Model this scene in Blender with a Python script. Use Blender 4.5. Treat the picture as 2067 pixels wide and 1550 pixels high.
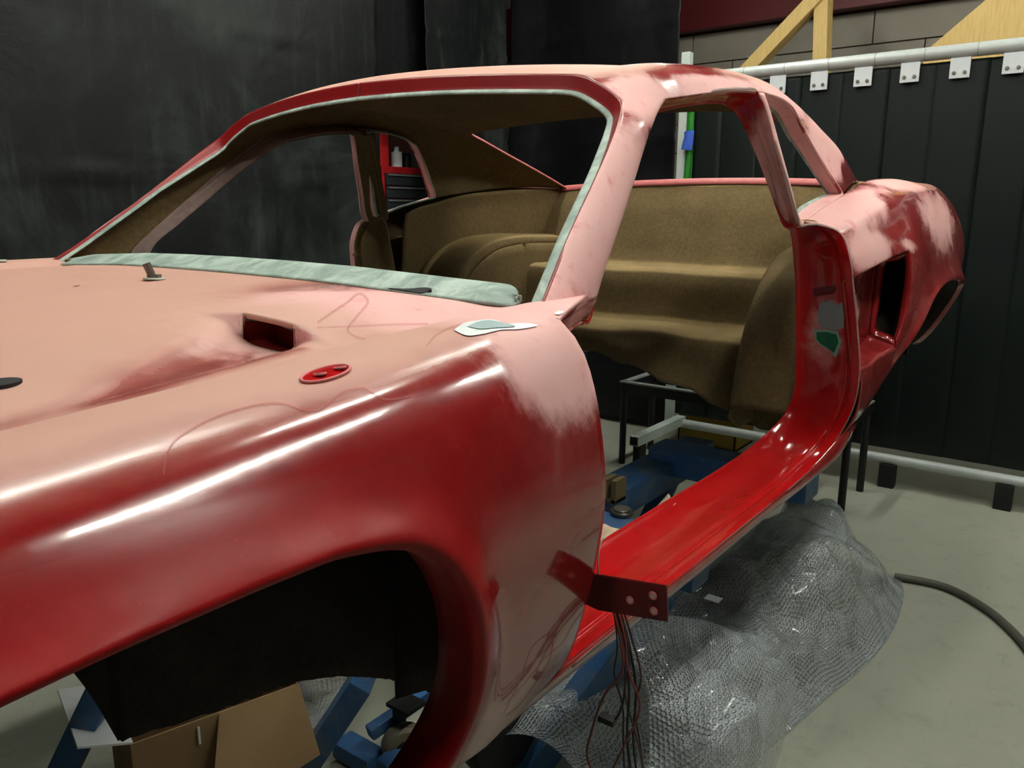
import bpy, bmesh, math, random
import numpy as np
from mathutils import Vector, Matrix
from mathutils.bvhtree import BVHTree
random.seed(7); rng = np.random.RandomState(7)
for o in list(bpy.data.objects): bpy.data.objects.remove(o)
scn = bpy.context.scene; COL = scn.collection

# ------------------------------------------------------------------ camera
CAM = np.array([-0.512, -1.233, 1.28]); YAW, PIT, ROL, FPX = math.radians(37.2), math.radians(12.28), math.radians(0.216), 1600.0
_f = np.array([math.cos(YAW)*math.cos(PIT), math.sin(YAW)*math.cos(PIT), -math.sin(PIT)])
_r0 = np.array([math.sin(YAW), -math.cos(YAW), 0.0]); _u0 = np.cross(_r0, _f)
_r = math.cos(ROL)*_r0 + math.sin(ROL)*_u0; _u = -math.sin(ROL)*_r0 + math.cos(ROL)*_u0
cam = bpy.data.cameras.new('camera'); camo = bpy.data.objects.new('camera', cam); COL.objects.link(camo)
cam.sensor_fit = 'HORIZONTAL'; cam.sensor_width = 36.0; cam.lens = 36.0*FPX/2067.0; cam.clip_start = 0.02; cam.clip_end = 60
M4 = Matrix(((_r[0], _u[0], -_f[0], CAM[0]), (_r[1], _u[1], -_f[1], CAM[1]), (_r[2], _u[2], -_f[2], CAM[2]), (0, 0, 0, 1)))
camo.matrix_world = M4; scn.camera = camo
def P(px, py, x=None, y=None, z=None):
    """world point where the sight line of a photo pixel meets the plane x=, y= or z="""
    d = _f + _r*(px-1033.5)/FPX - _u*(py-775)/FPX
    t = (x-CAM[0])/d[0] if x is not None else (y-CAM[1])/d[1] if y is not None else (z-CAM[2])/d[2]
    return CAM + t*d

# ------------------------------------------------------------------ world, exposure
scn.view_settings.view_transform = 'Standard'; scn.view_settings.look = 'None'
scn.view_settings.gamma = 1.0; scn.view_settings.use_curve_mapping = False
scn.view_settings.exposure = 0.0
wd = bpy.data.worlds.new('world'); scn.world = wd; wd.use_nodes = True
wd.node_tree.nodes['Background'].inputs[0].default_value = (0.62, 0.70, 0.66, 1); wd.node_tree.nodes['Background'].inputs[1].default_value = 0.01
LAMP_STRENGTH = 88.0; LAMP_COL = (0.98, 1.0, 0.90, 1)
LAMP_Z = 3.05
# (x centre, y, length) of each twin tube batten under the ceiling, all along the car
LAMPS = [(0.88, -1.60, 1.45), (0.32, 0.48, 1.45), (3.0, -1.60, 1.45), (2.7, 0.48, 1.45), (-1.9, -0.95, 0.85), (1.15, -0.62, 0.6)]  # the one ahead of the nose is added to brighten forward-facing parts

# ------------------------------------------------------------------ materials
def S(r, g, b): return tuple(((c/255.0)/12.92 if c/255.0 <= .04045 else ((c/255.0+.055)/1.055)**2.4) for c in (r, g, b)) + (1.0,)
class NT:
    def __init__(s, name):
        s.m = bpy.data.materials.new(name); s.m.use_nodes = True; s.t = s.m.node_tree; s.n = s.t.nodes; s.b = s.n['Principled BSDF']
    def add(s, t, **k):
        n = s.n.new(t)
        for a, v in k.items():
            if a.startswith('i_'):
                key = a[2:]; key = int(key) if key.isdigit() else key.replace('_', ' ')
                s.setv(n, key, v)
            else: setattr(n, a, v)
        return n
    def setv(s, n, key, v):
        if hasattr(v, 'is_output'): s.t.links.new(v, n.inputs[key])
        else: n.inputs[key].default_value = v
    def noise(s, scale, detail=4, rough=.6, vec=None, dist=0):
        n = s.add('ShaderNodeTexNoise', i_Scale=scale, i_Detail=detail, i_Roughness=rough, i_Distortion=dist)
        if vec is not None: s.t.links.new(vec, n.inputs['Vector'])
        return n.outputs['Fac']
    def obj(s): return s.add('ShaderNodeTexCoord').outputs['Object']
    def mapr(s, v, a, b, c=0., d=1., smooth=True):
        n = s.add('ShaderNodeMapRange', i_0=v, i_1=a, i_2=b, i_3=c, i_4=d)
        if smooth: n.interpolation_type = 'SMOOTHSTEP'
        return n.outputs[0]
    def math(s, op, a, b=0., c=0.):
        return s.add('ShaderNodeMath', operation=op, i_0=a, i_1=b, i_2=c).outputs[0]
    def mix(s, f, a, b):
        n = s.add('ShaderNodeMix', data_type='RGBA'); 
        s.setv(n, 0, f); s.setv(n, 6, a); s.setv(n, 7, b); return n.outputs[2]
    def attr(s, name): return s.add('ShaderNodeAttribute', attribute_name=name).outputs['Fac']
    def bump(s, h, strength=.3, dist=.01):
        n = s.add('ShaderNodeBump', i_Strength=strength, i_Distance=dist, i_Height=h); s.t.links.new(n.outputs[0], s.b.inputs['Normal'])
    def set(s, **k):
        for a, v in k.items(): s.setv(s.b, a.replace('_', ' '), v)
        return s.m
def simple(name, col, rough=.6, metal=0., var=.12, scale=20., bump=0.):
    t = NT(name); o = t.obj(); f = t.noise(scale, 5, .6, o)
    c2 = tuple(min(1, c*(1-2*var)) for c in col[:3])+(1,); c3 = tuple(min(1, c*(1+2*var)) for c in col[:3])+(1,)
    t.set(Base_Color=t.mix(f, c2, c3), Roughness=rough, Metallic=metal)
    if bump: t.bump(t.noise(scale*6, 4, .6, o), bump, .004)
    return t.m
MAT = {}
def make_paint(name, ra=(120, 4, 8), rb=(146, 7, 11)):
    t = NT(name); o = t.obj()
    n1 = t.noise(5.5, 6, .65, o, .4); n2 = t.noise(26, 5, .6, o, .2); n3 = t.noise(420, 2, .5, o)
    dust = t.attr('dust'); sand = t.attr('sand'); haze = t.attr('haze'); dull = t.attr('dull')
    # break the condition masks up with noise so their borders run ragged
    jit = t.math('MULTIPLY_ADD', n1, .9, -.45); jit2 = t.math('MULTIPLY_ADD', n2, .35, -.175)
    sm = t.mapr(t.math('ADD', t.math('ADD', sand, jit), jit2), .36, .72)
    sm = t.math('MULTIPLY', sm, t.mapr(sand, .02, .25))
    dm = t.mapr(t.math('ADD', dust, t.math('MULTIPLY', jit, .5)), .12, .95)
    dm = t.math('MULTIPLY', dm, t.mapr(dust, .01, .2))
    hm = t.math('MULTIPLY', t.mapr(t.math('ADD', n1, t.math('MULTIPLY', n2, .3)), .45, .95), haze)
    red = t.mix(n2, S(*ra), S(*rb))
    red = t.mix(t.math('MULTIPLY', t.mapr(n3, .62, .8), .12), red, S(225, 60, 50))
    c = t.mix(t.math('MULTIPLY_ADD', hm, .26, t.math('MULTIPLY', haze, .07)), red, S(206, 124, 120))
    sandc = t.mix(n1, S(236, 168, 166), S(244, 200, 194))
    sandc = t.mix(t.mapr(n2, .55, .8), sandc, S(222, 130, 134))
    c = t.mix(t.math('MULTIPLY', sm, .92), c, sandc)
    dustc = t.mix(n1, S(196, 152, 134), S(210, 160, 146))
    c = t.mix(t.math('MULTIPLY', dm, .93), c, dustc)
    mm = t.math('MAXIMUM', sm, dm)
    rough = t.mapr(mm, 0, 1, .16, .62); rough = t.math('MAXIMUM', t.math('MAXIMUM', rough, t.math('MULTIPLY', hm, .42)), t.math('MULTIPLY', dull, .45))
    t.set(Base_Color=c, Roughness=rough, Coat_Weight=t.math('MULTIPLY', t.mapr(mm, .0, .8, .5, .0), t.mapr(dull, 0., 1., 1., .08)), Specular_IOR_Level=t.mapr(dull, 0., 1., .5, .12), Coat_Roughness=t.math('MAXIMUM', t.mapr(mm, 0, .7, .035, .3), t.math('MULTIPLY', dull, .2)), IOR=1.48)
    h = t.math('ADD', t.math('MULTIPLY', t.noise(9, 3, .5, o), 1.0), t.math('MULTIPLY', n2, .15))
    t.bump(h, .05 if ra[0] < 150 else .018, .02)
    return t.m
MAT['paint'] = make_paint('red_paint'); MAT['litpaint'] = make_paint('red_paint_lit', (166, 5, 9), (190, 9, 13))  # second is the same paint, coloured brighter for the light on the door frame
def make_fibre(name, a, b, rough=.92):
    t = NT(name); o = t.obj()
    n = t.noise(7, 6, .65, o); n2 = t.noise(95, 5, .7, o, .6); n3 = t.noise(600, 2, .5, o)
    c = t.mix(n, a, b); c = t.mix(t.mapr(n2, .3, .75, 0, .55), c, tuple(x*.45 for x in a[:3])+(1,))
    c = t.mix(t.mapr(n2, .62, .85, 0, .5), c, tuple(min(1, x*1.5) for x in b[:3])+(1,))
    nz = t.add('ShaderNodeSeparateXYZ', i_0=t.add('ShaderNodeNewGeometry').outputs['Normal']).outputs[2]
    c = t.mix(t.math('MULTIPLY', t.mapr(nz, .55, .95), t.mapr(n, .2, .7, .25, .6)), c, tuple(min(1, x*1.9) for x in b[:3])+(1,))     # up-facing sides coloured paler, standing in for light from above
    t.set(Base_Color=c, Roughness=rough, Specular_IOR_Level=.2)
    t.bump(t.math('ADD', n2, t.math('MULTIPLY', n3, .5)), .6, .004)
    return t.m
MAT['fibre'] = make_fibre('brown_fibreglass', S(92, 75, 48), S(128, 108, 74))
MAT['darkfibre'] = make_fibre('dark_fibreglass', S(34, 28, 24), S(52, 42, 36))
MAT['cream'] = simple('cream_fibreglass', S(196, 178, 150), .7, 0, .08, 12)
MAT['rawedge'] = simple('pale_glass_edge', S(188, 196, 184), .8, 0, .15, 60, .2)
def make_primer():
    t = NT('grey_green_primer'); o = t.obj(); n = t.noise(16, 6, .7, o, .6); n2 = t.noise(70, 4, .6, o)
    c = t.mix(t.mapr(n, .35, .68), S(128, 146, 138), S(186, 204, 192)); c = t.mix(t.mapr(n2, .6, .8, 0, .6), c, S(96, 112, 108))
    return t.set(Base_Color=c, Roughness=.6)
MAT['primer'] = make_primer()
MAT['steel'] = simple('dull_steel', S(120, 116, 108), .42, .8, .2, 60)
MAT['black'] = simple('black_void', S(12, 11, 11), .8)
MAT['filler_white'] = simple('white_filler', S(232, 236, 236), .45, 0, .04, 40)
MAT['filler_grey'] = simple('grey_filler', S(150, 170, 172), .55, 0, .15, 30)
MAT['filler_green'] = simple('green_resin', S(22, 120, 84), .3, 0, .25, 40)
MAT['filler_mint'] = simple('mint_resin_rim', S(150, 205, 185), .4, 0, .1, 40)
MAT['redmetal'] = simple('dark_red_bracket_paint', S(88, 12, 16), .32, 0, .15, 25)

# ------------------------------------------------------------------ mesh helpers
def mesh_obj(name, V, Fc, mats, parent=None, smooth=True, idx=None):
    me = bpy.data.meshes.new(name); me.from_pydata([tuple(map(float, v)) for v in V], [], [tuple(map(int, f)) for f in Fc]); me.update()
    for m in (mats if isinstance(mats, (list, tuple)) else [mats]): me.materials.append(MAT[m] if isinstance(m, str) else m)
    if smooth: me.polygons.foreach_set('use_smooth', [True]*len(me.polygons))
    if idx is not None: me.polygons.foreach_set('material_index', [int(i) for i in idx])
    o = bpy.data.objects.new(name, me); COL.objects.link(o)
    if parent is not None: o.parent = parent; o.matrix_parent_inverse = parent.matrix_world.inverted()
    return o
def tag(o, label, cat, group=None, kind=None):
    if label: o['label'] = label
    if cat: o['category'] = cat
    if group: o['group'] = group
    if kind: o['kind'] = kind
    return o
def thing(name, label, cat, loc=(0, 0, 0), group=None):
    o = bpy.data.objects.new(name, None); COL.objects.link(o); o.location = loc; o.empty_display_size = .1
    o.matrix_world = Matrix.Translation(loc)
    return tag(o, label, cat, group)
def pchip(xs, ys, q, mode='pchip'):
    xs = np.asarray(xs, float); ys = np.asarray(ys, float); q = np.asarray(q, float)
    n = len(xs); one = ys.ndim == 1
    if one: ys = ys[:, None]
    h = np.diff(xs); d = np.diff(ys, axis=0)/h[:, None]; m = np.zeros_like(ys)
    if n == 2: m[:] = d[0]
    else:
        for i in range(1, n-1):
            w1, w2 = 2*h[i]+h[i-1], h[i]+2*h[i-1]
            if mode == 'pchip':
                ok = d[i-1]*d[i] > 0
                with np.errstate(all='ignore'): mm = (w1+w2)/(w1/d[i-1]+w2/d[i])
                m[i] = np.where(ok, mm, 0)
            else: m[i] = (d[i-1]*h[i]+d[i]*h[i-1])/(h[i]+h[i-1])
        m[0] = 1.5*d[0]-.5*m[1]; m[-1] = 1.5*d[-1]-.5*m[-2]
    k = np.clip(np.searchsorted(xs, q, side='right')-1, 0, n-2); hh = h[k][:, None]; t = ((q-xs[k])[:, None])/hh
    r = (2*t**3-3*t**2+1)*ys[k]+(t**3-2*t**2+t)*hh*m[k]+(-2*t**3+3*t**2)*ys[k+1]+(t**3-t**2)*hh*m[k+1]
    return r[:, 0] if one else r
def curve(pts, n, mode='cr'):
    """n points along a smooth curve through pts, even by chord"""
    pts = np.asarray(pts, float); s = np.r_[0, np.cumsum(np.linalg.norm(np.diff(pts, axis=0), axis=1)+1e-9)]
    return pchip(s, pts, np.linspace(0, s[-1], n), mode)
def patch(G, nu, nv, mu='cr', mv='cr', us=None, vs=None):
    """surface through a control grid G[row][col] -> (nu, nv, 3); us/vs index positions of samples"""
    G = np.asarray(G, float); R, C = G.shape[:2]
    cu = np.r_[0, np.cumsum(np.mean(np.linalg.norm(np.diff(G, axis=0), axis=2), axis=1)+1e-9)]
    cv = np.r_[0, np.cumsum(np.mean(np.linalg.norm(np.diff(G, axis=1), axis=2), axis=0)+1e-9)]
    qu = np.linspace(0, cu[-1], nu) if us is None else np.interp(us, np.arange(R), cu)
    qv = np.linspace(0, cv[-1], nv) if vs is None else np.interp(vs, np.arange(C), cv)
    A = pchip(cu, G.reshape(R, -1), qu, mu).reshape(len(qu), C, 3)
    B = pchip(cv, A.transpose(1, 0, 2).reshape(C, -1), qv, mv).reshape(len(qv), len(qu), 3).transpose(1, 0, 2)
    return B
def gridmesh(B, keep=None, flip=False):
    nu, nv = B.shape[:2]; V = B.reshape(-1, 3); Fc = []
    for i in range(nu-1):
        for j in range(nv-1):
            if keep is None or keep(i, j):
                q = (i*nv+j, i*nv+j+1, (i+1)*nv+j+1, (i+1)*nv+j); Fc.append(q[::-1] if flip else q)
    return V, Fc
def joinm(*ms):
    V = []; Fc = []; 
    for v, f in ms:
        o = len(V); V += [tuple(p) for p in v]; Fc += [tuple(i+o for i in q) for q in f]
    return V, Fc
def mirror(m):
    v, f = m; return [(p[0], -p[1], p[2]) for p in v], [tuple(q[::-1]) for q in f]
def weld(m, d=.0008, smooth=0, keepb=True, outward=None, fac=.5):
    bm = bmesh.new(); vs = [bm.verts.new(tuple(map(float, p))) for p in m[0]]; bm.verts.ensure_lookup_table()
    for q in m[1]:
        try: bm.faces.new([vs[i] for i in q])
        except ValueError: pass
    bmesh.ops.remove_doubles(bm, verts=bm.verts, dist=d)
    bmesh.ops.delete(bm, geom=[v for v in bm.verts if not v.link_faces], context='VERTS')
    bmesh.ops.recalc_face_normals(bm, faces=bm.faces)
    for _ in range(smooth):
        bmesh.ops.smooth_vert(bm, verts=[v for v in bm.verts if not v.is_boundary], factor=fac, use_axis_x=True, use_axis_y=True, use_axis_z=True)
    if outward is not None:
        bm.normal_update(); c = Vector(outward); s = sum(f.normal.dot(f.calc_center_median()-c)*f.calc_area() for f in bm.faces)
        if s < 0: bmesh.ops.reverse_faces(bm, faces=bm.faces)
    bm.verts.ensure_lookup_table(); bm.verts.index_update()
    V = [tuple(v.co) for v in bm.verts]; Fc = [tuple(v.index for v in f.verts) for f in bm.faces]; bm.free()
    return V, Fc
def solidify(o, th, inner=None, edge=None, offset=-1):
    md = o.modifiers.new('thickness', 'SOLIDIFY'); md.thickness = th; md.offset = offset
    if inner is not None:
        o.data.materials.append(MAT[inner]); md.material_offset = len(o.data.materials)-1
    if edge is not None:
        o.data.materials.append(MAT[edge]); md.material_offset_rim = len(o.data.materials)-1
    return o
def setattr_pts(o, fn):
    me = o.data; n = len(me.vertices); co = np.zeros(n*3); me.vertices.foreach_get('co', co); co = co.reshape(-1, 3)
    no = np.zeros(n*3); me.vertices.foreach_get('normal', no); no = no.reshape(-1, 3)
    D = fn(co, no)
    for k in ('dust', 'sand', 'haze', 'dull'):
        a = me.attributes.new(k, 'FLOAT', 'POINT'); a.data.foreach_set('value', np.clip(D.get(k, np.zeros(n)), 0, 1).astype(np.float32))
def sst(x, a, b): t = np.clip((x-a)/(b-a), 0, 1); return t*t*(3-2*t)
def blob(co, c, r):
    d = (co-np.array(c))/np.array(r); return np.clip(1.25-np.sqrt((d**2).sum(1))*.9, 0, 1)
def tube_mesh(pts, r, n=10, cap=True, res=None):
    pts = np.asarray(pts, float)
    if res: pts = curve(pts, res)
    T = np.gradient(pts, axis=0); T /= np.linalg.norm(T, axis=1)[:, None]+1e-12
    up = np.array([0, 0, 1.]) if abs(T[0][2]) < .9 else np.array([1., 0, 0]); N = np.cross(T[0], up); N /= np.linalg.norm(N)
    V = []; rr = r if np.ndim(r) else [r]*len(pts)
    for i, p in enumerate(pts):
        N = N-T[i]*(N@T[i]); N /= np.linalg.norm(N)+1e-12; B = np.cross(T[i], N)
        for k in range(n):
            a = 2*math.pi*k/n; V.append(p+rr[i]*(math.cos(a)*N+math.sin(a)*B))
    Fc = [(i*n+k, i*n+(k+1) % n, (i+1)*n+(k+1) % n, (i+1)*n+k) for i in range(len(pts)-1) for k in range(n)]
    if cap: Fc += [tuple(range(n))[::-1], tuple((len(pts)-1)*n+k for k in range(n))]
    return V, Fc
def box_mesh(lo, hi, bev=0.):
    lo = np.array(lo, float); hi = np.array(hi, float)
    bm = bmesh.new(); bmesh.ops.create_cube(bm, size=1); 
    for v in bm.verts: v.co = Vector([(lo[i]+hi[i])/2+v.co[i]*(hi[i]-lo[i]) for i in range(3)])
    if bev: bmesh.ops.bevel(bm, geom=bm.edges[:], offset=bev, segments=2, affect='EDGES', profile=.7)
    bm.verts.index_update(); r = [tuple(v.co) for v in bm.verts], [tuple(v.index for v in f.verts) for f in bm.faces]; bm.free(); return r
def beam_mesh(a, b, w, h, bev=.004, upv=(0, 0, 1)):
    """rectangular bar from a to b, w wide, h high"""
    a = np.array(a, float); b = np.array(b, float); L = np.linalg.norm(b-a); t = (b-a)/L; up = np.array(upv, float)
    s = np.cross(up, t); s /= np.linalg.norm(s); u = np.cross(t, s)
    V, Fc = box_mesh((0, -w/2, -h/2), (L, w/2, h/2), bev)
    return [tuple(a+t*v[0]+s*v[1]+u*v[2]) for v in V], Fc
def disc_mesh(c, axis, r, h, n=24, bev=0.):
    c = np.array(c, float); ax = np.array(axis, float); ax /= np.linalg.norm(ax)
    prof = [(0, r-bev), (bev, r), (h-bev, r), (h, r-bev)] if bev else [(0, r), (h, r)]
    up = np.array([0, 0, 1.]) if abs(ax[2]) < .9 else np.array([1., 0, 0]); N = np.cross(ax, up); N /= np.linalg.norm(N); B = np.cross(ax, N)
    V = [c+ax*z+q*(math.cos(2*math.pi*k/n)*N+math.sin(2*math.pi*k/n)*B) for z, q in prof for k in range(n)]; m = len(prof)
    Fc = [(i*n+k, i*n+(k+1) % n, (i+1)*n+(k+1) % n, (i+1)*n+k) for i in range(m-1) for k in range(n)]
    return V, Fc+[tuple(range(n))[::-1], tuple((m-1)*n+k for k in range(n))]
def put(name, m, mats, parent=None, smooth=False, label=None, cat=None, group=None, kind=None, sharp=35):
    o = mesh_obj(name, m[0], m[1], mats, parent, smooth)
    if smooth and sharp:
        try: o.data.set_sharp_from_angle(angle=math.radians(sharp))
        except Exception: pass
    return tag(o, label, cat, group, kind)
MAT['redgloss'] = simple('clean_red_gloss', S(176, 10, 16), .14, 0, .12, 30)
MAT['redband'] = simple('red_unsanded_band', S(132, 20, 22), .38, 0, .12, 60)
MAT['darkred'] = simple('plain_dark_red', S(110, 14, 18), .4, 0, .15, 60)
MAT['pinkrim'] = simple('sanded_pink_edge', S(205, 112, 112), .5, 0, .12, 60)
MAT['holepale'] = simple('pale_hole', S(205, 180, 176), .6)
MAT['twine'] = simple('pale_twine', S(140, 122, 100), .8)
MAT['wirered'] = simple('red_brown_wire', S(120, 50, 44), .5); MAT['wireblack'] = simple('black_wire', S(26, 26, 28), .5); MAT['wirebrown'] = simple('brown_wire', S(70, 52, 48), .5)
MAT['edgegrey'] = simple('dusty_raw_edge', S(142, 118, 112), .7, 0, .2, 60)
t = NT('mark_stroke'); tr_ = t.add('ShaderNodeBsdfTransparent'); mx = t.add('ShaderNodeMixShader', i_0=.32); t.set(Base_Color=S(205, 128, 132), Roughness=.5); t.t.links.new(tr_.outputs[0], mx.inputs[1]); t.t.links.new(t.b.outputs[0], mx.inputs[2]); t.t.links.new(mx.outputs[0], t.n['Material Output'].inputs['Surface']); MAT['mark'] = t.m
t = NT('mark2_stroke'); tr_ = t.add('ShaderNodeBsdfTransparent'); mx = t.add('ShaderNodeMixShader', i_0=.45); t.set(Base_Color=S(190, 60, 60), Roughness=.5); t.t.links.new(tr_.outputs[0], mx.inputs[1]); t.t.links.new(t.b.outputs[0], mx.inputs[2]); t.t.links.new(mx.outputs[0], t.n['Material Output'].inputs['Surface']); MAT['mark2'] = t.m
MAT['ductred'] = simple('duct_red_brown', S(150, 42, 40), .5, 0, .1, 30)
# ================================================================== THE CAR BODY
car = thing('car_body', 'red sanded fibreglass coupe car body shell without doors or glass', 'car body', (0.6, 0, 0.72))
CEN = (0.7, 0, 0.9)
W2 = [0, .15, .30, .43, .53, .60, .635, .66, .70, .73, .757, .78, .797, .812, .821, .812, .792, .772]
Z2 = [1.178, 1.177, 1.174, 1.168, 1.163, 1.157, 1.162, 1.168, 1.171, 1.1705, 1.166, 1.145, 1.115, 1.06, .98, .90, .81, .755]
WA = [0, .15, .30, .43, .53, .59, .62, .66, .71, .755, .79, .815, .832, .842, .846, .842, .832, .815]
ZA = [1.141, 1.140, 1.136, 1.131, 1.125, 1.117, 1.125, 1.138, 1.142, 1.138, 1.125, 1.10, 1.07, 1.03, .97, .90, .82, .75]
W0 = [w*.90 for w in WA]; Z0 = [z-.075 for z in ZA]
XS3 = (-1.1, -.3, .2); SH = 10
def prof(X, n=200):
    """dense outer profile (w, z) of the front moulding at X, parameter 0..17"""
    l = [1., 1., 1.]
    for i in range(3):
        for j in range(3):
            if i != j: l[i] *= (min(X, .2)-XS3[j])/(XS3[i]-XS3[j])
    w = l[0]*np.array(W0)+l[1]*np.array(WA)+l[2]*np.array(W2); z = l[0]*np.array(Z0)+l[1]*np.array(ZA)+l[2]*np.array(Z2)
    if X > .2: z = z+(X-.2)*.03*np.r_[np.ones(6), np.linspace(1, 0, 5), np.zeros(7)]
    return w, z
def prof_at(X, s): 
    w, z = prof(X); q = pchip(np.arange(18.), np.stack([w, z], 1), np.atleast_1d(s), 'cr'); return q
def xend(w):
    if w < .60: return .30-.04*(1-(w/.62)**2)
    if w < .657: return .2975+float(sst(np.array(w), .60, .66))*.1325
    return .43-(w-.657)*2.3
def scoop(X, w):
    """height change of the hood around the ducted vent"""
    cw = .485+max(0, -(X-.02))*.36; dz = 0.
    hw = .062 if X > .0 else .062*max(.12, 1-(-(X)/.24))
    g = math.exp(-((w-cw)/hw)**4)
    if X < .02 and X > -.26: dz -= .024*g*float(sst(np.array(X), -.26, .0))
    if X >= .02: 
        g2 = math.exp(-((w-cw)/(.085))**4); dz += .011*g2*float(1-sst(np.array(X), .03, .27))
    return dz
# --- upper surface: hood and fender crowns
ss = np.r_[np.linspace(0, 3, 19)[:-1], np.linspace(3, 5, 27)[:-1], np.linspace(5, SH, 26)]
NR = 150
trow = np.r_[np.linspace(0, .5, 26)[:-1], np.linspace(.5, 1, NR-25)]
def topgrid():
    wend = prof_at(.2, ss)[:, 0]; xe = np.array([xend(w) for w in wend])
    B = np.zeros((len(trow), len(ss), 3)); LIP = .02
    # a row just before and one just after the vent lip, for every column
    for j, s in enumerate(ss):
        L = xe[j]+1.1; xs = -1.1+L*trow
        k = int(np.argmin(abs(xs-LIP)))
        k = KLIP
        xs = np.r_[np.linspace(-1.1, -.45, 12)[:-1], np.linspace(-.45, LIP-.0006, k-11+1), np.linspace(LIP+.0006, xe[j], len(trow)-k-1)]
        for i, X in enumerate(xs):
            w, z = prof_at(X, s)[0]; w = float(w); z = float(z)
            if s < 8: z += scoop(X, w)
            B[i, j] = (X, -w, z)
    return B
KLIP = 95
TB = topgrid()
inlip = [abs(-TB[KLIP, j, 1]-.485) < .050 for j in range(len(ss))]
V1, F1 = gridmesh(TB, keep=lambda i, j: not (i == KLIP and inlip[j] and inlip[j+1]))
# --- side wall with the wheel opening
ARCH = [(-.66, .80), (-.645, .90), (-.60, .99), (-.53, 1.037), (-.45, 1.055), (-.36, 1.062), (-.29, 1.064), (-.235, 1.064), (-.185, 1.061), (-.127, 1.046), (-.085, 1.012), (-.058, .96), (-.046, .905), (-.048, .862), (-.062, .825), (-.085, .795)]
def zsh(X): return float(prof_at(X, SH)[0, 1])
OUT = [(-1.05, .80), (-1.05, .95), (-1.05, zsh(-1.05)), (-.80, zsh(-.8)), (-.62, zsh(-.62)), (-.45, zsh(-.45)), (-.31, zsh(-.31)), (-.18, zsh(-.18)), (-.05, zsh(-.05)), (.08, zsh(.08)), (.2, zsh(.2)), (.2, 1.03), (.2, .93), (.2, .84), (.2, .757), (.02, .765)]
def warea(X, z):
    q = prof_at(X, np.linspace(SH, 17, 60)); return float(np.interp(-z, -q[:, 1], q[:, 0]))
topi = [i for i in range(len(trow)) if TB[i, -1, 0] > -1.05][::2]
if topi[-1] != len(trow)-1: topi.append(len(trow)-1)
topi = list(range(topi[0], len(trow)))
kt = np.interp([TB[i, -1, 0] for i in topi], [o[0] for o in OUT[2:11]], np.arange(2, 11.))
kk = np.r_[np.linspace(0, kt[0], 14)[:-1], kt, np.linspace(10, len(ARCH)-1, 40)[1:]]; nt, nr = len(kk), 34; T0 = 13
AA = pchip(np.arange(len(ARCH)), np.array(ARCH), kk, 'cr'); OO = np.stack([np.interp(kk, np.arange(len(OUT)), np.array(OUT)[:, i]) for i in (0, 1)], 1)
AB = np.zeros((nt, nr+5, 3)); rad = np.r_[np.linspace(0, .35, 17)[:-1], np.linspace(.35, 1, nr-16)]
for i in range(nt):
    a, o = AA[i], OO[i]; D = np.linalg.norm(o-a)
    for j, r in enumerate(rad):
        X, z = a+(o-a)*r; 
        if r == 1: z = min(z, zsh(X))
        d = r*D; w = warea(X, z)
        low = float(sst(np.array(a[1]), .76, .90))
        w += .020*math.exp(-(d/.030)**1.6)*(.4+.6*low)*(1-r)
        AB[i, j+5] = (X, -w, z)
        if r == 1 and T0 <= i < T0+len(topi): AB[i, j+5] = TB[topi[i-T0], -1]
    # rolled lip, then the return flange
    n = AA[min(i+1, nt-1)]-AA[max(i-1, 0)]; n = np.array([n[1], -n[0]]); n /= np.linalg.norm(n)   # towards the opening
    if (n@(np.array([-.34, .85])-a)) < 0: n = -n
    w0 = -AB[i, 5, 1]
    for j, (dn, dw) in enumerate(((.004, .052), (.006, .036), (.009, .020), (.009, .008), (.005, .002))):
        AB[i, j] = (a[0]+n[0]*dn, -(w0-dw), a[1]+n[1]*dn)
V2, F2 = gridmesh(AB)
half = weld(joinm((V1, F1), (V2, F2)), .0002, smooth=0, outward=CEN)
full = weld(joinm(half, mirror(half)), .001, smooth=3, outward=CEN, fac=.4)
front = mesh_obj('front_shell', full[0], full[1], 'paint', car)
def cond_front(co, no):
    X, y, z = co[:, 0], co[:, 1], co[:, 2]; w = abs(y)
    upf = sst(no[:, 2], .55, .97)
    near = sst(-y, .15, .42)
    dust = upf*(1-.6*sst(w, .71, .80))*(1-sst(X, .02, .2)*near*.9)
    sand = np.maximum.reduce([blob(co, (.24, -.62, 1.17), (.22, .26, .16)), blob(co, (.15, -.76, 1.125), (.15, .10, .07)), blob(co, (.12, -.45, 1.16), (.22, .16, .1)), .8*blob(co, (.24, .62, 1.17), (.2, .3, .2))])
    groove = np.exp(-((w-(.485+np.clip(.02-X, 0, .3)*.36))/.05)**2)*sst(-X, -.03, .0)*sst(X, -.26, -.16)*.8
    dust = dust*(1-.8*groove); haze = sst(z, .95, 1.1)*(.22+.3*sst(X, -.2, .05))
    vl = np.exp(-((w-.575)/.02)**2)*(X < .0); dust = dust*(1-.45*vl)
    return dict(dust=dust*.95, sand=sand, haze=haze, dull=sst(-z, -1.122, -1.085)*sst(-X, -.02, .08))
setattr_pts(front, cond_front); solidify(front, .006, 'fibre', None)
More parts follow.
